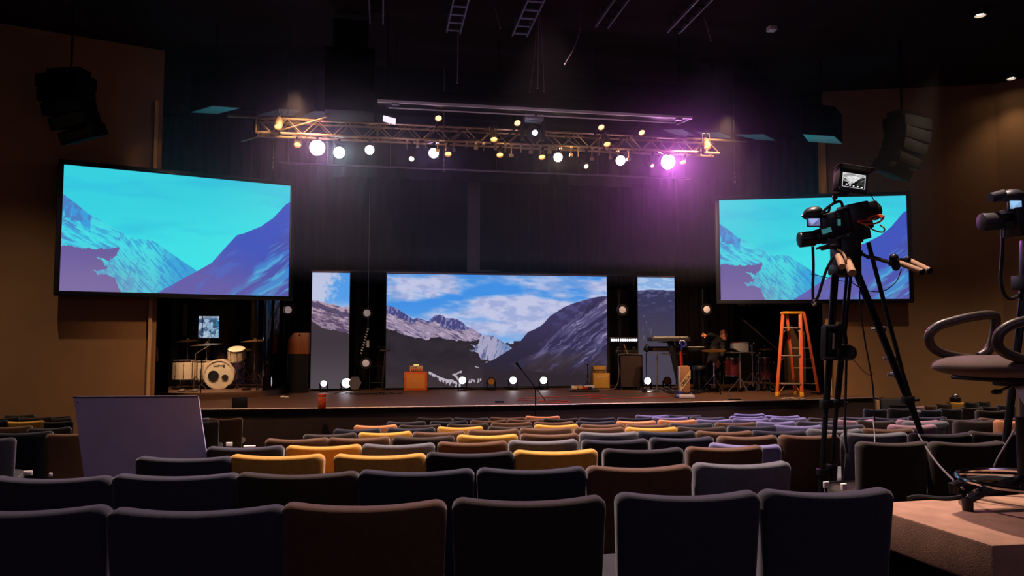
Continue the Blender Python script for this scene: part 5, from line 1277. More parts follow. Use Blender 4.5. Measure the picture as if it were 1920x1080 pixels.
arm([(1875, 667), (1893, 650), (1905, 625), (1908, 600), (1885, 590), (1845, 591), (1790, 601), (1753, 614), (1741, 632), (1748, 650), (1768, 662), (1800, 668), (1850, 672)] if False else [(1838, 668), (1855, 655), (1864, 628), (1867, 600), (1862, 591), (1835, 592), (1795, 600), (1758, 612), (1742, 630), (1746, 648), (1762, 660), (1785, 667), (1830, 674)], 3.55, 0)
arm([(1965, 690), (1985, 660), (1995, 625), (1995, 602), (1975, 598), (1935, 600), (1900, 608), (1877, 622), (1870, 640), (1876, 655), (1895, 666), (1925, 675), (1960, 684)], 3.12, 0)
b = B(); pts = [at_z(x, y, PZ) for x, y in ((1702, 938), (1715, 934.5), (1740, 935), (1765, 938), (1785, 937.5), (1803, 934))]
b.sweep(bez([p+Vector((0, 0, .008)) for p in pts], 5), .009, 6); tag(b.obj('cable', 'cable_black'), 'loop of black cable lying on the back edge of the platform', 'cable', 'platform cables')

# ------------------------------------------------------------------ video camera on tripod
CD = 5.8
Q = lambda x, y, dd=0: at_d(x, y, CD+dd)
fc = Q(1625, 500); fz = floor_z(fc.y)
t = thing('camera_tripod', 'tall black tripod with two tan pan handles standing in the aisle', 'tripod', (fc.x, fc.y, fz))
def leg(pa, pb, pc, dda, ddb, r=.020):
    """px points: top, waist, and a lower point; extended to the floor"""
    a = Q(*pa, dda); m_ = Q(*pb, (dda+ddb)/2); d = (Q(*pc, ddb)-a); k = (fz-a.z)/d.z
    e = a+d*k; e.z = floor_z(e.y)+.01; b = B()
    side = RT*.015
    b.cyl(a-side, a.lerp(e, .5)-side*.8, r*.62, n=8); b.cyl(a+side, a.lerp(e, .5)+side*.8, r*.62, n=8); b.cyl(a.lerp(e, .42), e, r*.85, n=8); b.ball(e, r*1.3, 8)
    o = WO(b, 'leg', 'black_metal', t)
    b = B(); c_ = a.lerp(e, .48); b.box(c_, (.09, .05, .06)); b.cyl(c_+RT*.04, c_+RT*.09, .013, n=8); WO(b, 'leg_clamp', 'black', t, bevel=.006); b = B(); b.box(a.lerp(e, .72), (.075, .045, .05)); WO(b, 'leg_clamp', 'black', t, bevel=.006); return e
leg((1566, 512), (1548, 650), (1540, 900), 0, -.25, .024)
leg((1592, 512), (1580, 640), (1556, 900), .02, .10, .020)
leg((1604, 505), (1668, 640), (1738, 838), .05, .12, .026)
b = B(); b.cyl(Q(1628, 455, .1), Q(1690, 690, .15), .017, n=8); b.cyl(Q(1690, 690, .15), Q(1737, 838, .14), .014, n=8); WO(b, 'support_tube', 'black_metal', t)
for x, y in ((1650, 617), (1672, 672), (1680, 703)):
    b = B(); c_ = Q(x, y, .2); b.box(c_, (.075, .05, .045)); b.cyl(c_-RT*.07, c_+RT*.05, .012, n=8); WO(b, 'clamp', 'steel', t, bevel=.005)
b = B(); c_ = Q(1583, 507); b.cyl(c_-Vector((0, 0, .05)), c_+Vector((0, 0, .045)), .085, .095, n=24); b.box(c_, (.20, .14, .07)); WO(b, 'bowl', 'black', t, bevel=.01)
b = B(); c_ = Q(1585, 475); b.box(c_, (.17, .16, .22)); b.box(Q(1578, 458), (.30, .14, .035), RY(math.radians(-12))); b.cyl(c_+RT*.07, c_+RT*.13, .03, n=12); b.cyl(Q(1605, 499), Q(1612, 499), .028, n=12); WO(b, 'fluid_head', 'black', t, bevel=.012)
b = B(); b.bar(Q(1598, 465), Q(1613, 474, -.05), .03, .03); b.cyl(Q(1613, 474, -.05), Q(1630, 484, -.1), .012, n=8); b.cyl(Q(1628, 480, -.1), Q(1668, 492, -.2), .015, n=8); b.cyl(Q(1668, 492, -.2), Q(1686, 495, -.2), .026, n=10); b.ball(Q(1676, 484, -.2), .035, 10); b.ball(Q(1680, 500, -.2), .032, 10); WO(b, 'pan_bar', 'black_metal', t); b = B(); b.cyl(Q(1680, 488, -.2), Q(1704, 487, -.12), .016, n=8); b.ball(Q(1702, 486, -.13), .025, 10); WO(b, 'handle_clamp', 'black_metal', t)
b = B(); b.cyl(Q(1686, 493, -.2), Q(1728, 509, -.35), .021, .023, n=12); WO(b, 'grip', 'foam', t)
b = B(); b.cyl(Q(1702, 487, -.1), Q(1742, 507, -.3), .021, .023, n=12); b2 = WO(b, 'grip', 'foam', t)
b = B(); b.cyl(Q(1742, 507, -.3), Q(1744, 508, -.31), .024, n=12); WO(b, 'grip_cap', 'black', t); b = B(); b.cyl(Q(1728, 509, -.35), Q(1730, 510, -.36), .024, n=12); WO(b, 'grip_cap', 'black', t)
b = B(); b.sweep(bez([Q(1571, 468, -.1), Q(1580, 474, -.15), Q(1586, 486, -.2), Q(1585, 494, -.2)], 4), .009, 8); WO(b, 'brake_lever', 'foam', t)
b = B(); b.cyl(Q(1572, 480, -.12), Q(1579, 500, -.25), .026, n=12); WO(b, 'grip', 'foam', t)
b = B(); b.cyl(Q(1588, 488, -.12), Q(1598, 512, -.3), .030, n=12); WO(b, 'grip', 'foam', t)
# cable winder / bracket on the left leg
t2 = thing('cable_winder', 'black bracket with coiled cable strapped to the left tripod leg', 'cable winder', Q(1568, 640, -.12))
b = B(); q_ = Vector(t2.location)
for x in (1547, 1572): b.bar(Q(x, 612, -.15), Q(x-2, 672, -.15), .035, .05)
b.bar(Q(1545, 613, -.15), Q(1576, 613, -.15), .06, .03); b.bar(Q(1542, 672, -.15), Q(1574, 672, -.15), .06, .03); b.box(Q(1558, 640, -.11), (.09, .03, .2)); WO(b, 'bracket', 'black', t2, bevel=.006)
b = B(); c_ = Q(1578, 642, -.1)
for r in (.13, .115, .10): b.sweep([c_+Vector((r*.42*math.cos(a), .02, r*1.05*math.sin(a))) for a in np.linspace(0, 2*PI, 28, endpoint=False)], .012, 6, closed=True)
WO(b, 'cable_coil', 'cable_black', t2)
b = B(); b.cyl(Q(1586, 660, -.12), Q(1592, 662, -.05), .062, n=20); WO(b, 'reel', 'black', t2, bevel=.01)
b = B(); b.cyl(Q(1564, 625, -.19), Q(1563, 655, -.19), .009, n=8); WO(b, 'latch', 'steel', t2)
def pcable(pts, label, m='cable_black', r=.006, D=None, name='cable', grp='camera cables'):
    b = B(); b.sweep(bez([at_d(p[0], p[1], (D or CD)+(p[2] if len(p) > 2 else 0)) for p in pts], 7), r, 6); return tag(b.obj(name, m), label, 'cable', grp)
pcable([(1524, 462, -.1), (1525, 500, -.1), (1524, 545, -.1), (1526, 568, -.1), (1534, 555, -.1), (1548, 510, -.1), (1562, 482, -.1)], 'black strap looping down from the lens of the tripod camera', r=.011)
b = B(); b.ball(Q(1527, 569, -.1), .022, 8); b.ball(Q(1526, 562, -.1), .016, 8); tag(b.obj('metal_clip', 'chrome'), 'shiny clip at the bottom of the strap loop under the lens', 'clip')
pcable([(1613, 455, .05), (1614, 520, .05), (1612, 570), (1622, 640), (1636, 720), (1640, 790)], 'thin cable hanging straight from the camera in front of the right wall', r=.006)
pcable([(1590, 665, -.05), (1605, 680), (1620, 697), (1632, 703), (1637, 700)], 'thin tan cable running from the reel to the hanging cable', m='foam', r=.004)
pcable([(1587, 672, -.1), (1586, 720, -.1), (1584, 800, -.1), (1588, 850, -.1)], 'black cord hanging below the cable winder', r=.010)
pcable([(1520, 514), (1540, 518), (1560, 522), (1580, 527), (1600, 528)], 'thin cord crossing behind the tripod head', r=.003)
pcable([(1592, 526), (1620, 543), (1655, 546), (1680, 528), (1690, 505, -.2)], 'cord hanging in a shallow loop from the tripod head to the tan grips', r=.004)
pcable([(1738, 838, .4), (1758, 865, .2), (1775, 885, 0), (1805, 918, -1.9)] if False else [(1722, 815, -.2), (1737, 840, -.8), (1757, 868, -1.2), (1780, 893, -1.7), (1806, 917, -2.3)], 'long pale cable running from the tripod leg down to the platform', m='cable_grey', r=.006)
pcable([(1637, 790, .2), (1640, 820, .1), (1638, 850, 0), (1630, 868, -.1), (1620, 872, -.1)], 'thin cable curling in front of the brown double seat', m='cable_grey', r=.004)
pcable([(1588, 800, .1), (1586, 850, .1), (1582, 900, .1)], 'pale thin cable hanging between two seat backs below the tripod', m='cable_grey', r=.004)

def video_camera(t, Q, s=1.0):
    ax0, ax1 = Q(1534, 447), Q(1643, 403, .12)
    ax = (ax1-ax0).normalized()
    up = Vector((0, 0, 1)); up = (up-ax*up.dot(ax)).normalized()
    b = B(); b.bar(Q(1545, 425), Q(1600, 409, .06), .14*s, .19*s); b.bar(Q(1584, 412, .05), Q(1622, 404, .08), .17*s, .22*s); b.bar(Q(1574, 440, .05), Q(1622, 432, .08), .15*s, .14*s); b.bar(Q(1560, 452, .03), Q(1606, 448, .05), .13*s, .10*s); WO(b, 'body', 'black', t, bevel=.012)
    b = B(); b.bar(Q(1607, 400, .08), Q(1640, 393, .11), .12*s, .14*s); b.ball(Q(1640, 396, .11), (.055*s, .06*s, .075*s), 12); b.bar(Q(1600, 430, .08), Q(1618, 428, .08), .11*s, .10*s); WO(b, 'rear_adapter', 'black', t, bevel=.015)
    b = B(); b.bar(Q(1585, 396, -.03), Q(1590, 428, -.03), .03*s, .02*s); WO(b, 'side_plate', 'dark_grey', t, bevel=.004)
    b = B(); b.cyl(Q(1498, 450), Q(1527, 447), .060*s, .060*s, n=28); b.cyl(Q(1527, 447), Q(1531, 447), .052*s, n=24); WO(b, 'lens_hood', 'black_metal', t, bevel=.008)
    b = B(); b.cyl(Q(1526, 447), Q(1572, 436, .03), .050*s, .064*s, n=20); b.cyl(Q(1531, 443), Q(1545, 439, .02), .052*s, .05*s, n=20); b.bar(Q(1543, 452), Q(1570, 448), .06*s, .05*s); WO(b, 'lens_barrel', 'black', t)
    b = B(); b.bar(Q(1535, 465), Q(1585, 450), .12*s, .02*s); WO(b, 'base_plate', 'dark_grey', t, bevel=.004)
    b = B(); b.sweep(bez([Q(1541, 399), Q(1553, 388), Q(1568, 379), Q(1577, 379), Q(1580, 388)], 6), .011*s, 8); b.cyl(Q(1553, 400), Q(1556, 388), .010*s, n=8); WO(b, 'top_handle', 'black_metal', t)
    b = B(); b.ball(Q(1524, 398, -.03), (.075*s, .07*s, .045*s), 14, RY(-.2)); b.bar(Q(1508, 408, -.02), Q(1518, 396, -.02), .07*s, .05*s); b.bar(Q(1532, 402, 0), Q(1550, 403, .03), .05*s, .05*s); b.bar(Q(1513, 416, -.05), Q(1541, 416, -.05), .03*s, .080*s); WO(b, 'viewfinder', 'black', t, bevel=.008)
    yaw = math.atan2(RT.y, RT.x)
    vf = picture('viewfinder_screen', .088*s, .058*s, 60, 40, lambda u, v: mixc(valley(840+250*u, 560+140*v), (150, 160, 235), np.full(u.shape, .5))*1.0, pic, t, Q(1527, 416.5, -.092)-Vector(t.location), (0, 0, yaw))
    b = B(); b.box((0, 0, 0), (.075*s, .006, .038*s), RY(math.radians(-17))); o = b.obj('side_display', mat('teal display', (70, 150, 150), .2, emit=(60, 140, 140), estr=.5), t); o.location = Q(1550, 432.5, -.07)-Vector(t.location); o.rotation_euler = (0, 0, yaw)
    b = B(); b.box((0, 0, 0), (.022*s, .006, .05*s)); o = b.obj('side_display', o.data.materials[0], t); o.location = Q(1573.5, 417, -.06)-Vector(t.location); o.rotation_euler = (0, 0, yaw)
    for k, (x, y) in enumerate(((1570, 400), (1572, 405), (1590, 440), (1554, 448))):
        b = B(); b.cyl(Q(x, y, -.07), Q(x, y, -.09), .007*s, n=8); WO(b, 'button', 'grey', t)
P = Q(1580, 450); t = thing('video_camera', 'black broadcast video camera on the tall tripod, pointing at the stage', 'camera', P)
video_camera(t, Q)
b = B(); b.sweep(bez([Q(1565, 378), Q(1563, 368), Q(1572, 364, .02), (Q(1588, 366, .02)), Q(1588, 358, .02)], 5), .010, 8); b.ball(Q(1566, 370), .02, 8); b.ball(Q(1577, 364), .022, 8); b.ball(Q(1587, 362), .02, 8); WO(b, 'monitor_arm', 'black_metal', t)
# field monitor on top
P = Q(1598, 340); yaw = math.atan2(RT.y, RT.x)
t = thing('field_monitor', 'small tilted monitor showing a black and white picture, on top of the tripod camera', 'monitor', P, 0, rot=(math.radians(-8), math.radians(9), yaw))
b = B(); b.box((0, .03, 0), (.255, .05, .175)); b.obj('housing', 'black', t, bevel=.008)
b = B(); b.box((0, -.03, .095), (.29, .12, .008)); b.box((-.135, -.025, 0), (.008, .11, .19)); b.obj('sun_hood', 'fascia', t, bevel=.003)
b = B(); b.box((.01, .0, 0), (.215, .006, .145)); b.obj('screen_surround', 'dark_grey', t)
def bwpic(u, v):
    im = valley(800+330*u, 520+200*v).mean(-1); im = np.clip((im-45)*1.45, 8, 255); im = np.stack([im]*3, -1)
    for cx, cy in ((.35, .62), (.5, .60), (.2, .80), (.35, .85), (.5, .86), (.68, .86)): im[((u-cx)**2*1.6+(v-cy)**2) < .0022] = 245
    im[((u > .80) & (u < .90) & (v > .86) & (v < .92))] = 240
    brd = (u < .035) | (u > .965) | (v < .04) | (v > .96); im[brd] = 225
    im[(u < .015) | (u > .985) | (v < .02) | (v > .98)] = 25
    return im
picture('screen_surface', .185, .122, 120, 80, bwpic, pic, t, (.01, -.006, .004))
for x in (-.1, ): 
    b = B(); b.cyl((x, -.004, -.07), (x, -.012, -.07), .008, n=8); b.obj('button', 'cream', t)
pcable([(1627, 356, .03), (1640, 378), (1650, 400), (1652, 412)], 'thin black cable curving down from the small top monitor', r=.004)
for k, (m, pts) in enumerate((('cable_orange', [(1608, 416), (1622, 420), (1640, 419), (1654, 412), (1657, 406), (1650, 403), (1638, 405), (1625, 412)]), ('cable_red', [(1608, 414), (1620, 414), (1635, 412), (1648, 406), (1655, 409), (1648, 417), (1632, 421)]), ('wall_edge', [(1622, 422), (1632, 428), (1645, 434), (1656, 435), (1658, 428), (1650, 422)]))):
    pcable([(x, y, -.05-.02*k) for x, y in pts], ('orange cable coiled behind the tripod camera', 'red cable looped behind the tripod camera', 'pale cable end dangling behind the tripod camera')[k], m=m, r=.006)

# second camera at the right edge
CD2 = 5.2
sx, sy = 1842-1498, 417-450
Q2 = lambda x, y, dd=0: at_d(x+sx+(x-1498)*.12, y+sy+(y-450)*.10, CD2+dd)
P = Q2(1580, 450); t = thing('video_camera', 'second broadcast camera cut off by the right edge, small bright blue display', 'camera', P)
def cam2(t):
    Qx = lambda x, y, dd=0: at_d(x, y, CD2+dd)
    b = B(); b.cyl(Qx(1840, 417), Qx(1873, 415), .064, .062, n=28); WO(b, 'lens_hood', 'dark_grey', t, bevel=.008)
    b = B(); b.cyl(Qx(1872, 415), Qx(1905, 408, .05), .045, .05, n=20); b.bar(Qx(1878, 424), Qx(1915, 420), .07, .05); WO(b, 'lens_barrel', 'black', t)
    b = B(); b.bar(Qx(1893, 418), Qx(1990, 400, .1), .14, .20); b.bar(Qx(1905, 437), Qx(1960, 432), .12, .04); WO(b, 'body', 'black', t, bevel=.012)
    b = B(); b.cyl(Qx(1857, 371), Qx(1882, 366), .034, .040, n=20); b.ball(Qx(1898, 368), (.08, .07, .05), 14); WO(b, 'viewfinder', 'dark_grey', t)
    b = B(); b.box(Qx(1904, 384, -.02), (.105, .03, .085), RZ(-YAW)); WO(b, 'display_housing', 'black', t, bevel=.006)
    picture('viewfinder_screen', .084, .056, 60, 40, lambda u, v: mixc(valley(840+250*u, 560+140*v), (150, 205, 250), np.full(u.shape, .75)), pic, t, Qx(1904.5, 384, -.05)-Vector(t.location), (0, 0, -YAW))
cam2(t)
b = B(); Qx = lambda x, y, dd=0: at_d(x, y, CD2+dd)
pcable([(1880, 436), (1879, 470), (1877, 500), (1876, 525), (1882, 550), (1895, 560), (1915, 552)], 'dark strap hanging from the lens of the camera at the right edge', r=.012, D=CD2)
b = B(); b.cyl(Qx(1880, 430), Qx(1880, 446), .014, n=10); tag(b.obj('strap_buckle', 'steel'), 'pale buckle at the top of the strap, right edge camera', 'buckle')
P = Qx(1945, 500); tf = floor_z(P.y)
t = thing('camera_tripod', 'black tripod at the right edge, carrying the second camera', 'tripod', (P.x, P.y, tf))
b = B(); b.cyl(Qx(1940, 450), Qx(1940, 520), .09, n=20); b.cyl(Qx(1925, 545), Qx(1925, 600), .05, n=16); b.box(Qx(1940, 530), (.25, .15, .10)); WO(b, 'head', 'black', t, bevel=.01)
for (x0_, y0_, x1_, y1_, d1) in ((1922, 530, 1884, 845, -.1), (1930, 530, 1990, 860, -.3), (1940, 530, 1960, 820, .5)):
    a = Qx(x0_, y0_); d = Qx(x1_, y1_, d1)-a; e = a+d*((tf-a.z)/d.z); b = B(); b.cyl(a, e, .028, .020, n=8); b.ball(e, .03, 8); WO(b, 'leg', 'black_metal', t)
pcable([(1903, 805), (1885, 835), (1868, 865), (1856, 900)], 'pale thin cable slanting down beside the right tripod leg', m='cable_grey', r=.006, D=4.6)

# ------------------------------------------------------------------ person bending on the stage
def skin_body(name, nodes, edges, m, parent=None, sub=2, root=0):
    me = bpy.data.meshes.new(name); me.from_pydata([tuple(n[0]) for n in nodes], edges, []); o = bpy.data.objects.new(name, me); COL.objects.link(o)
    o.modifiers.new('s', 'SKIN'); sv = me.skin_vertices[0].data
    for i, n in enumerate(nodes): sv[i].radius = n[1] if isinstance(n[1], tuple) else (n[1], n[1]); sv[i].use_root = (i == root)
    md = o.modifiers.new('d', 'SUBSURF'); md.levels = sub; md.render_levels = sub
    bpy.context.view_layer.update(); ev = o.evaluated_get(bpy.context.evaluated_depsgraph_get()); nm = bpy.data.meshes.new_from_object(ev)
    bpy.data.objects.remove(o); q = bpy.data.objects.new(name, nm); COL.objects.link(q); nm.materials.clear(); nm.materials.append(M[m]); nm.polygons.foreach_set('use_smooth', [True]*len(nm.polygons))
    if parent: q.parent = parent
    return q
PD = 17.3
R_ = at_z(1339, 734, DK); R0 = Vector((R_.x, R_.y, DK)); D_ = (R0-EYE).dot(FW)
Pp = lambda x, y, dd=0: at_d(x, y, D_+dd)-R0
t = thing('person', 'person in black clothes bending forward over the percussion, one arm stretched left', 'person', R0)
nodes = [(Pp(1337, 676, .05), .135), (Pp(1340, 660, 0), .14), (Pp(1344, 645, -.05), .15), (Pp(1348, 636, -.08), .10), (Pp(1352, 632, -.1), .055),
         (Pp(1331, 680, .0), .10), (Pp(1329, 706, -.1), .075), (Pp(1328, 729, .05), .055), (Pp(1324, 733, -.1), .045),
         (Pp(1343, 681, .1), .10), (Pp(1346, 706, .0), .075), (Pp(1347, 729, .12), .055), (Pp(1349, 733, -.02), .045),
         (Pp(1341, 632, -.05), .07), (Pp(1333, 627, -.15), .052), (Pp(1325, 629, -.25), .038),
         (Pp(1353, 641, -.15), .065), (Pp(1356, 660, -.25), .048), (Pp(1348, 674, -.3), .036)]
E_ = [(0, 1), (1, 2), (2, 3), (3, 4), (0, 5), (5, 6), (6, 7), (7, 8), (0, 9), (9, 10), (10, 11), (11, 12), (3, 13), (13, 14), (14, 15), (3, 16), (16, 17), (17, 18)]
skin_body('body', nodes, E_, 'clothes', t)
def hand(c, d, name='hand', s=1.0):
    d = d.normalized(); u = d.cross(Vector((0, 1, 0))).normalized(); w = d.cross(u)
    nd = [(c, .022*s), (c+d*.05*s, .030*s)]; ed = [(0, 1)]
    for k in range(4):
        o_ = u*(.027-.018*k)*s; i = len(nd); L = (.075, .085, .08, .06)[k]*s
        nd += [(c+d*.07*s+o_, .010*s), (c+d*(.07*s+L*.5)+o_*1.1+w*.010, .009*s), (c+d*(.07*s+L)+o_*1.0+w*.035*s, .008*s)]; ed += [(1, i), (i, i+1), (i+1, i+2)]
    i = len(nd); nd += [(c+d*.03*s+u*.035*s, .011*s), (c+d*.06*s+u*.06*s+w*.02*s, .009*s)]; ed += [(0, i), (i, i+1)]
    return skin_body(name, nd, ed, 'skin', t, 2, 1)
hand(Pp(1324, 629, -.25), Pp(1318, 628, -.3)-Pp(1324, 629, -.25), s=1.15)
hand(Pp(1347, 676, -.3), Pp(1344, 688, -.32)-Pp(1347, 676, -.3), s=1.15)
hc = Pp(1357, 629, -.14)
hd = (Pp(1362, 634, -.3)-Pp(1354, 624, -.05)).normalized()
q = hd.to_track_quat('-Y', 'Z').to_matrix()
b = B(); b.ball(hc, (.078, .098, .115), 18, q); b.ball(hc+q @ Vector((0, -.085, -.045)), (.05, .035, .05), 12, q); b.ball(hc+q @ Vector((0, -.105, -.01)), (.014, .022, .022), 8, q)
for s in (-1, 1): b.ball(hc+q @ Vector((s*.078, 0, -.01)), (.012, .02, .03), 8, q)
b.obj('head', 'skin', t)
b = B()
for s in (-1, 1): b.ball(hc+q @ Vector((s*.03, -.092, .02)), (.012, .008, .008), 8)
b.ball(hc+q @ Vector((0, -.108, -.055)), (.022, .006, .006), 8); b.obj('eyes_and_mouth', 'ink', t)
b = B(); b.ball(hc+q @ Vector((0, .022, .03)), (.088, .098, .105), 18, q); b.obj('hair', 'hair', t)
# ------------------------------------------------------------------ seats
def loft(outline, rings, place):
    """outline: closed list (x,z) around origin; rings: (scale inset, y); place maps (x,y,z)"""
    bm = bmesh.new(); R_s = []
    for (ins, y) in rings:
        ring = []
        for (x, z) in outline:
            if ins >= 0 and ins < .5: k = 1
            ring.append(bm.verts.new(place(x, z, ins, y)))
        R_s.append(ring)
    n = len(outline)
    for a, c in zip(R_s[:-1], R_s[1:]):
        for i in range(n): bm.faces.new((a[i], a[(i+1) % n], c[(i+1) % n], c[i]))
    bm.faces.new(R_s[0][::-1]); bm.faces.new(R_s[-1])
    return bm
SW = .525; BH0, BH1 = .30, .86
def rr(w, h, r, n=6, nx=10, nz=4):
    pts = []
    def arc(cx, cz, a0):
        for k in range(n+1):
            a = a0+PI/2*k/n; pts.append((cx+r*math.cos(a), cz+r*math.sin(a)))
    W2, H2 = w/2, h/2
    arc(W2-r, H2-r, 0)
    for k in range(1, nx): pts.append((W2-r-(w-2*r)*k/nx, H2))
    arc(-W2+r, H2-r, PI/2)
    for k in range(1, nz): pts.append((-W2, H2-r-(h-2*r)*k/nz))
    arc(-W2+r, -H2+r, PI)
    for k in range(1, nx): pts.append((-W2+r+(w-2*r)*k/nx, -H2))
    arc(W2-r, -H2+r, 1.5*PI)
    for k in range(1, nz): pts.append((W2, -H2+r+(h-2*r)*k/nz))
    return pts
def cushion(w, h, r, T, place, er=.02, inner=5):
    out = rr(w, h, r); rings = []
    for k in range(inner): rings.append(('s', (k+.12)/inner*(1-2*er/w), -T/2))
    for a in (0, 30, 60, 90): rings.append(('i', er*(1-math.sin(math.radians(a))), -T/2+er*(1-math.cos(math.radians(a)))))
    for a in (90, 60, 30, 0): rings.append(('i', er*(1-math.sin(math.radians(a))), T/2-er*(1-math.cos(math.radians(a)))))
    for k in range(inner-1, -1, -1): rings.append(('s', (k+.12)/inner*(1-2*er/w), T/2))
    bm = bmesh.new(); RS = []
    for kind, v, y in rings:
        ring = []
        for x, z in out:
            if kind == 's': xx, zz = x*v, z*v
            else: xx = x*(1-2*v/w); zz = z*(1-2*v/h)
            ring.append(bm.verts.new(place(xx, y, zz)))
        RS.append(ring)
    n = len(out)
    for a, c in zip(RS[:-1], RS[1:]):
        for i in range(n): bm.faces.new((a[i], a[(i+1) % n], c[(i+1) % n], c[i]))
    bm.faces.new(RS[0][::-1]); bm.faces.new(RS[-1]); return bm
hB = BH1-BH0
def place_back(x, y, z):
    t = (z/hB+.5); k = 2*x/SW
    zz = BH0+(z+hB/2)-.016*(1-k*k)*t**3
    w = 1-.07*(1-t)
    yy = y*(.62+.38*t)-.050*(1-k*k)*t-.045*t**1.3+.03
    return Vector((x*w, yy, zz))
b = B(); b.bm.free(); b.bm = cushion(SW, hB, .045, .098, place_back, er=.024); BACK = b.obj('backrest', CH['navy']).data
b = B(); b.bm.free(); b.bm = cushion(.50, .48, .06, .09, lambda x, y, z: Vector((x, z+.30, .43-y*1.0+.01*(1-(2*x/.5)**2))), er=.03); SEAT = b.obj('seat', CH['navy']).data
b = B()
for s in (-1, 1):
    b.cyl((s*.235, .06, .36), (s*.235, .50, .36), .012, n=6); b.cyl((s*.235, .06, .36), (s*.235, .01, .55), .012, n=6)
b.cyl((-.235, .1, .36), (.235, .1, .36), .012, n=6); b.cyl((-.235, .48, .36), (.235, .48, .36), .012, n=6); FRAME = b.obj('frame', 'black_metal').data
LEGM = []
for sx_, y0, y1 in ((-1, .10, .0), (1, .10, .0), (-1, .48, .52), (1, .48, .52)):
    b = B(); b.cyl((sx_*.235, y0, .36), (sx_*.24, y1, -.0+(SLOPE*-y1)), .012, n=6); LEGM.append(b.obj('leg', 'black_metal').data)
for o_ in [q for q in bpy.data.objects if q.parent is None and q.type == 'MESH' and q.data in [BACK, SEAT, FRAME]+LEGM]: bpy.data.objects.remove(o_)
BACKM = {}; SEATM = {}
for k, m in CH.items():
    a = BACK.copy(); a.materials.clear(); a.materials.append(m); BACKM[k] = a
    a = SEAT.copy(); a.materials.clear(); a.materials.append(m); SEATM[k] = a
CNAME = dict(mustard='mustard', rust='reddish brown', brown='dark brown', navy='navy blue', slate='slate blue', grey='grey', lilac='lilac blue', peach='peach orange', rose='dusty rose', black='black')
def seat_chair(P, rz, sx, color, label, group, legs=True):
    t = thing('auditorium_chair', label, 'chair', P, rz, group); t.scale = (sx, 1, 1)
    def part(nm, me):
        o = bpy.data.objects.new(nm, me); COL.objects.link(o); o.parent = t; return o
    part('backrest', BACKM[color]); part('seat', SEATM[color])
    if legs:
        part('frame', FRAME)
        for me in LEGM: part('leg', me)
    return t
def top_pt(px, py, h0=.38):
    d = ray(px, py); k = -h0/(d.z+SLOPE*d.y); return EYE+d*k
ORD = ['first', 'second', 'third', 'fourth', 'fifth', 'sixth', 'seventh', 'eighth', 'ninth', 'tenth', 'eleventh', 'twelfth', 'thirteenth', 'fourteenth']
RN = ['nearest', 'second', 'third', 'fourth', 'fifth', 'sixth', 'seventh', 'eighth', 'ninth', 'tenth']
N, S_, R3, K, MU, G_, RU, L_, PE, BK, RO = 'navy', 'slate', 'rust', 'brown', 'mustard', 'grey', 'rust', 'lilac', 'peach', 'black', 'rose'
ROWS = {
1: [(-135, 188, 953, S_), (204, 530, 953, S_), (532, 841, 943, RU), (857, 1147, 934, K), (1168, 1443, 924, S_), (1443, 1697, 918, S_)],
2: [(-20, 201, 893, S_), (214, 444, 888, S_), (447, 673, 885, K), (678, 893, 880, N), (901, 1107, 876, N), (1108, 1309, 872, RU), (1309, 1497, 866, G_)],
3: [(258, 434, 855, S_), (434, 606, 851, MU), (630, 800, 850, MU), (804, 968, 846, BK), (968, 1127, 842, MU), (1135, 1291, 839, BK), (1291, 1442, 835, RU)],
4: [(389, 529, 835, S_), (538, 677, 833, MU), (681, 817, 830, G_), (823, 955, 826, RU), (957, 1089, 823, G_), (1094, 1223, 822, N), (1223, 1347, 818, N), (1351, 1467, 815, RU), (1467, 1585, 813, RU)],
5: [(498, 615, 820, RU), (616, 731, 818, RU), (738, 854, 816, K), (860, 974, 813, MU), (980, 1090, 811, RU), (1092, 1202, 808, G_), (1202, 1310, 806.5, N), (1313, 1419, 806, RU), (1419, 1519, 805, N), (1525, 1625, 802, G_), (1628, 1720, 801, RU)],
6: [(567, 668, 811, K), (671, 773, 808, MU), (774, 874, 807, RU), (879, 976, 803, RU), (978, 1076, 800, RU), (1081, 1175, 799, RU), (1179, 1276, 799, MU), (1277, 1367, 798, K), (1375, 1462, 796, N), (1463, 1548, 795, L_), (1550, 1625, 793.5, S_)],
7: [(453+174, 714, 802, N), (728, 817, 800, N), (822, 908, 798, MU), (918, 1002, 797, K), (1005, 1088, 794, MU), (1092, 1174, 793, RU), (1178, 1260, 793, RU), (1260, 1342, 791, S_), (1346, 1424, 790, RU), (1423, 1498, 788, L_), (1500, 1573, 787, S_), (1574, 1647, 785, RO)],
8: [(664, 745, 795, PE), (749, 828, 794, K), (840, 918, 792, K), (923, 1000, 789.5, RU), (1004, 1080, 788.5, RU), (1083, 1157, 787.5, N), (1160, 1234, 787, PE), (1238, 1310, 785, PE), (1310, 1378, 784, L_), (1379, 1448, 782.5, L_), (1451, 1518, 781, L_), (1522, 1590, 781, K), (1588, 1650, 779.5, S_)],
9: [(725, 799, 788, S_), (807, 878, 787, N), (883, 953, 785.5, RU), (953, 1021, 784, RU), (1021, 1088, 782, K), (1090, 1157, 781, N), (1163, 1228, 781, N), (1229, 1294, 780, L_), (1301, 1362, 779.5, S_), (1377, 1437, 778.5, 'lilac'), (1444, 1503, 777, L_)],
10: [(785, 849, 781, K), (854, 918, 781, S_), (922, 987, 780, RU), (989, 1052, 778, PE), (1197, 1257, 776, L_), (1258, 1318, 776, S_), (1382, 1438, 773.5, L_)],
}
made = []
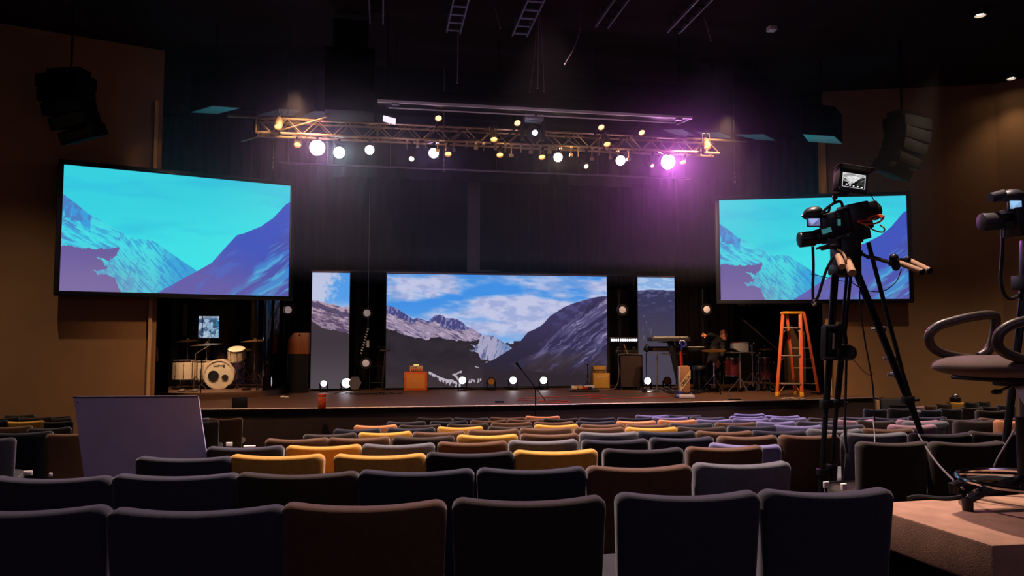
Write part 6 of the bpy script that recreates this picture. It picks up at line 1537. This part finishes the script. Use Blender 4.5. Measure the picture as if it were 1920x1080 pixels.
for r, lst in ROWS.items():
    pts = [top_pt((a+c)/2, y) for a, c, y, k in lst]
    X = np.array([p.x for p in pts]); Y = np.array([p.y for p in pts]); cf = np.polyfit(X, Y, 2 if len(lst) > 6 else 1)
    for i, ((a, c, y, k), p) in enumerate(zip(lst, pts)):
        Yf = float(np.polyval(cf, p.x))*.7+p.y*.3; sl = float(np.polyval(np.polyder(cf), p.x))
        P = at_y((a+c)/2, y+2, Yf); dep = (P-EYE).dot(FW); th = math.atan(sl)
        w = (c-a)/FPX*dep/max(.8, math.cos(th-YAW))*.985
        if r == 10 and i >= 4: side = ' at the right'
        n = len(lst); rw = 'nearest row' if r == 1 else '%s row from viewer' % RN[r-1]
        if i in (0, n-1): lab = '%s chair at the %s end of the %s' % (CNAME[k], 'left' if i == 0 else 'right', rw)
        else:
            f_ = lambda m: (lst[m-1][3], lst[m][3], lst[m+1][3])
            if sum(1 for m in range(1, n-1) if f_(m) == f_(i)) == 1:
                l_, r_ = CNAME[lst[i-1][3]], CNAME[lst[i+1][3]]
                lab = ('%s chair between two %s ones, %s' % (CNAME[k], l_, rw)) if l_ == r_ else ('%s chair between %s left and %s right neighbours, %s' % (CNAME[k], l_, r_, rw))
            else: lab = '%s chair, %s from the left in the %s' % (CNAME[k], ORD[i], rw)
        z = Yf and (1.89-SLOPE*Yf-.86)
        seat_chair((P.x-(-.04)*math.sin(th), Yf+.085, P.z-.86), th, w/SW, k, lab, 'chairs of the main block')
# right block beyond the aisle: (x0, x1, y, colour, label)
RB = [
 (1587, 1712, 811, G_, 'pale grey chair standing just behind the tripod, left of the brown pair'),
 (1617, 1756, 828, K, 'dark brown chair, left one of the nearest pair right of the tripod'),
 (1754, 1900, 828, K, 'dark brown chair, right one of the nearest pair, beside the stool column'),
 (1714, 1834, 812, BK, 'black chair directly behind the nearest brown pair'),
 (1832, 1922, 809, K, 'brown chair behind the nearest brown pair, next to the stool column'),
 (1674, 1765, 796, RO, 'pinkish grey chair right of the tripod legs'),
 (1700, 1787, 790, G_, 'grey chair peeking out behind the pinkish grey one'),
 (1692, 1768, 787.5, RO, 'dusty rose chair behind the two pale chairs right of the tripod'),
 (1797, 1876, 788, K, 'brown chair with lit frame left of the orange one'),
 (1878, 1945, 788, PE, 'orange chair edge beside the leg of the right tripod'),
 (1775, 1846, 785.5, K, 'dark brown chair behind the brown one left of the orange edge'),
 (1847, 1912, 783.5, RU, 'reddish brown chair behind the orange edge at the right'),
 (1646, 1708, 783, N, 'navy chair left of the tripod right leg, low row'),
 (1712, 1780, 781, N, 'navy chair right of the tripod right leg, low row'),
 (1617, 1685, 788, K, 'brown chair between the tripod legs in the right block'),
 (1626, 1667, 766.5, BK, 'black chair in front of the dark grey case'),
 (1670, 1722, 765.5, BK, 'black chair touching the dark grey case on its right'),
 (1728, 1770, 768, N, 'navy chair below the shiny wall fixture'),
 (1769, 1808, 766, BK, 'black chair below and right of the shiny wall fixture'),
 (1808, 1846, 763.5, K, 'dark brown chair with a lit edge, second row from the right wall'),
 (1846, 1876, 762, BK, 'black chair second row from the wall, left of the one at the tripod'),
 (1876, 1908, 759, S_, 'slate chair at the wall side beside the right tripod leg'),
 (1839, 1892, 769, K, 'brown chair with a bright rim left of the right tripod'),
 (1712, 1736, 761, RO, 'pale topped chair in the back row by the right wall, left end'),
 (1736, 1760, 759.5, RU, 'reddish chair in the back row by the right wall'),
 (1760, 1788, 757, K, 'dark brown chair left of the mustard one by the right wall'),
 (1788, 1815, 754, MU, 'mustard chair in the back row by the right wall'),
 (1815, 1838, 754, BK, 'black chair just right of the mustard one by the right wall'),
 (1838, 1860, 753, BK, 'black chair at the end of the back row by the right wall'),
]
for a, c, y, k, lab in RB:
    p = top_pt((a+c)/2, y); d = (p-EYE); dep = d.dot(FW)
    w = (c-a)/FPX*dep; th = -.02
    n = Vector((-sa, -ca, 0)); dist = n.dot(p-RW)
    rz = -.10 if (c-a)/FPX*dep > .45 else -.25
    DM = .6 if 'back row' in lab else 1.45
    if dist < DM:
        q = (n.dot(RW-EYE)+DM)/n.dot(d/dep); q = min(q, dep); p = EYE+d/dep*q; dep = q; w = (c-a)/FPX*dep
    P = p+Vector((0, .085, -.86)); seat_chair(P, rz, max(.5, min(1.25, w/SW/math.cos(rz-YAW*.0))), k, lab, 'chairs of the right block')
LBk = [
 (8, 57, 777.5, K, 'brown chair in the farthest left row, against the wall'),
 (62, 126, 781, BK, 'black chair in the farthest left row, next to the standing board'),
 (-28, 28, 783, BK, 'black chair at the left edge, second row from the left wall'),
 (37, 90, 782, K, 'brown chair right behind the mustard one in the left block'),
 (90, 128, 783.5, K, 'brown chair cut by the standing board, behind the olive one'),
 (10, 74, 789.5, MU, 'mustard chair in the left block'),
 (75, 130, 790, BK, 'olive black chair just right of the mustard one, left block'),
 (-48, 6, 789, BK, 'black chair just left of the mustard one at the picture edge'),
 (-20, 50, 799.5, RU, 'brown chair in front of the mustard one, left block'),
 (52, 124, 802, BK, 'black chair in front of the olive black one, left block'),
 (-10, 87, 810.5, N, 'navy chair with tall dark back at the left edge'),
 (88, 182, 811.5, RU, 'reddish brown chair whose right half hides behind the standing board'),
 (-112, 12, 824, S_, 'slate chair edge at the left border of the picture'),
 (330, 390, 784, L_, 'lilac chair top just right of the standing board'),
 (391, 452, 784, RU, 'reddish brown chair alone before the stage, right of the standing board'),
 (338, 407, 790, BK, 'dark chair half hidden by the standing board, before the stage'),
]
for a, c, y, k, lab in LBk:
    p = top_pt((a+c)/2, y); dep = (p-EYE).dot(FW); w = (c-a)/FPX*dep; rz = .22 if a < 300 else .05
    n = Vector((sa, -ca, 0)); dist = n.dot(p-LW); d = (p-EYE)
    DM = .6 if 'farthest' in lab else 1.3 if y < 786 else 2.1 if y < 795 else 0
    if a < 300 and dist < DM:
        q = (n.dot(LW-EYE)+DM)/n.dot(d/dep); q = min(q, dep); p = EYE+d/dep*q; dep = q; w = (c-a)/FPX*dep
    seat_chair(p+Vector((0, .085, -.86)), rz, max(.5, min(1.2, w/SW)), k, lab, 'chairs of the left block')
# two turned chairs
p = top_pt(517, 773); t = seat_chair(p+Vector((0, 0, -.86)), math.radians(-98), 1.0, 'slate', 'slate blue chair turned sideways, alone before the stage', 'turned chairs')
p = top_pt(1408, 828); t = seat_chair(p+Vector((0, .1, -.88)), math.radians(-22), .95, 'lilac', 'lilac chair turned at an angle behind the reddish brown one, near the tripod', 'turned chairs')
# cards and tissue boxes left on seats
for px, py, D, s, lab in ((52, 887, 5.2, (.07, .02, .04), 'small pale card leaning behind the seats at the lower left'), (95, 890, 5.2, (.025, .02, .03), 'tiny grey card beside the pale one at the lower left'),
                          (430, 833, 7.3, (.075, .02, .05), 'small tan card standing behind the fourth row, left end'), (468, 837, 7.3, (.14, .06, .02), 'flat lilac paper lying behind the fourth row, left end'),
                          (1549, 909, 4.9, (.05, .02, .05), 'small tan card at the foot of the tripod'), (1582, 913, 4.9, (.045, .03, .055), 'small white paper cup at the foot of the tripod'),
                          (1711, 771, 11.0, (.06, .05, .04), 'bright white paper behind the tripod leg in the right block'), (1721, 772, 11.0, (.12, .05, .03), 'bright white paper sheet right of the tripod leg in the right block')):
    P = at_d(px, py, D); b = B(); b.box((0, 0, 0), tuple(v*.8 for v in s)); o = b.obj('card', 'paper', bevel=.002); o.location = P; o.rotation_euler = (0, 0, .1); tag(o, lab, 'card', 'cards on the seats')
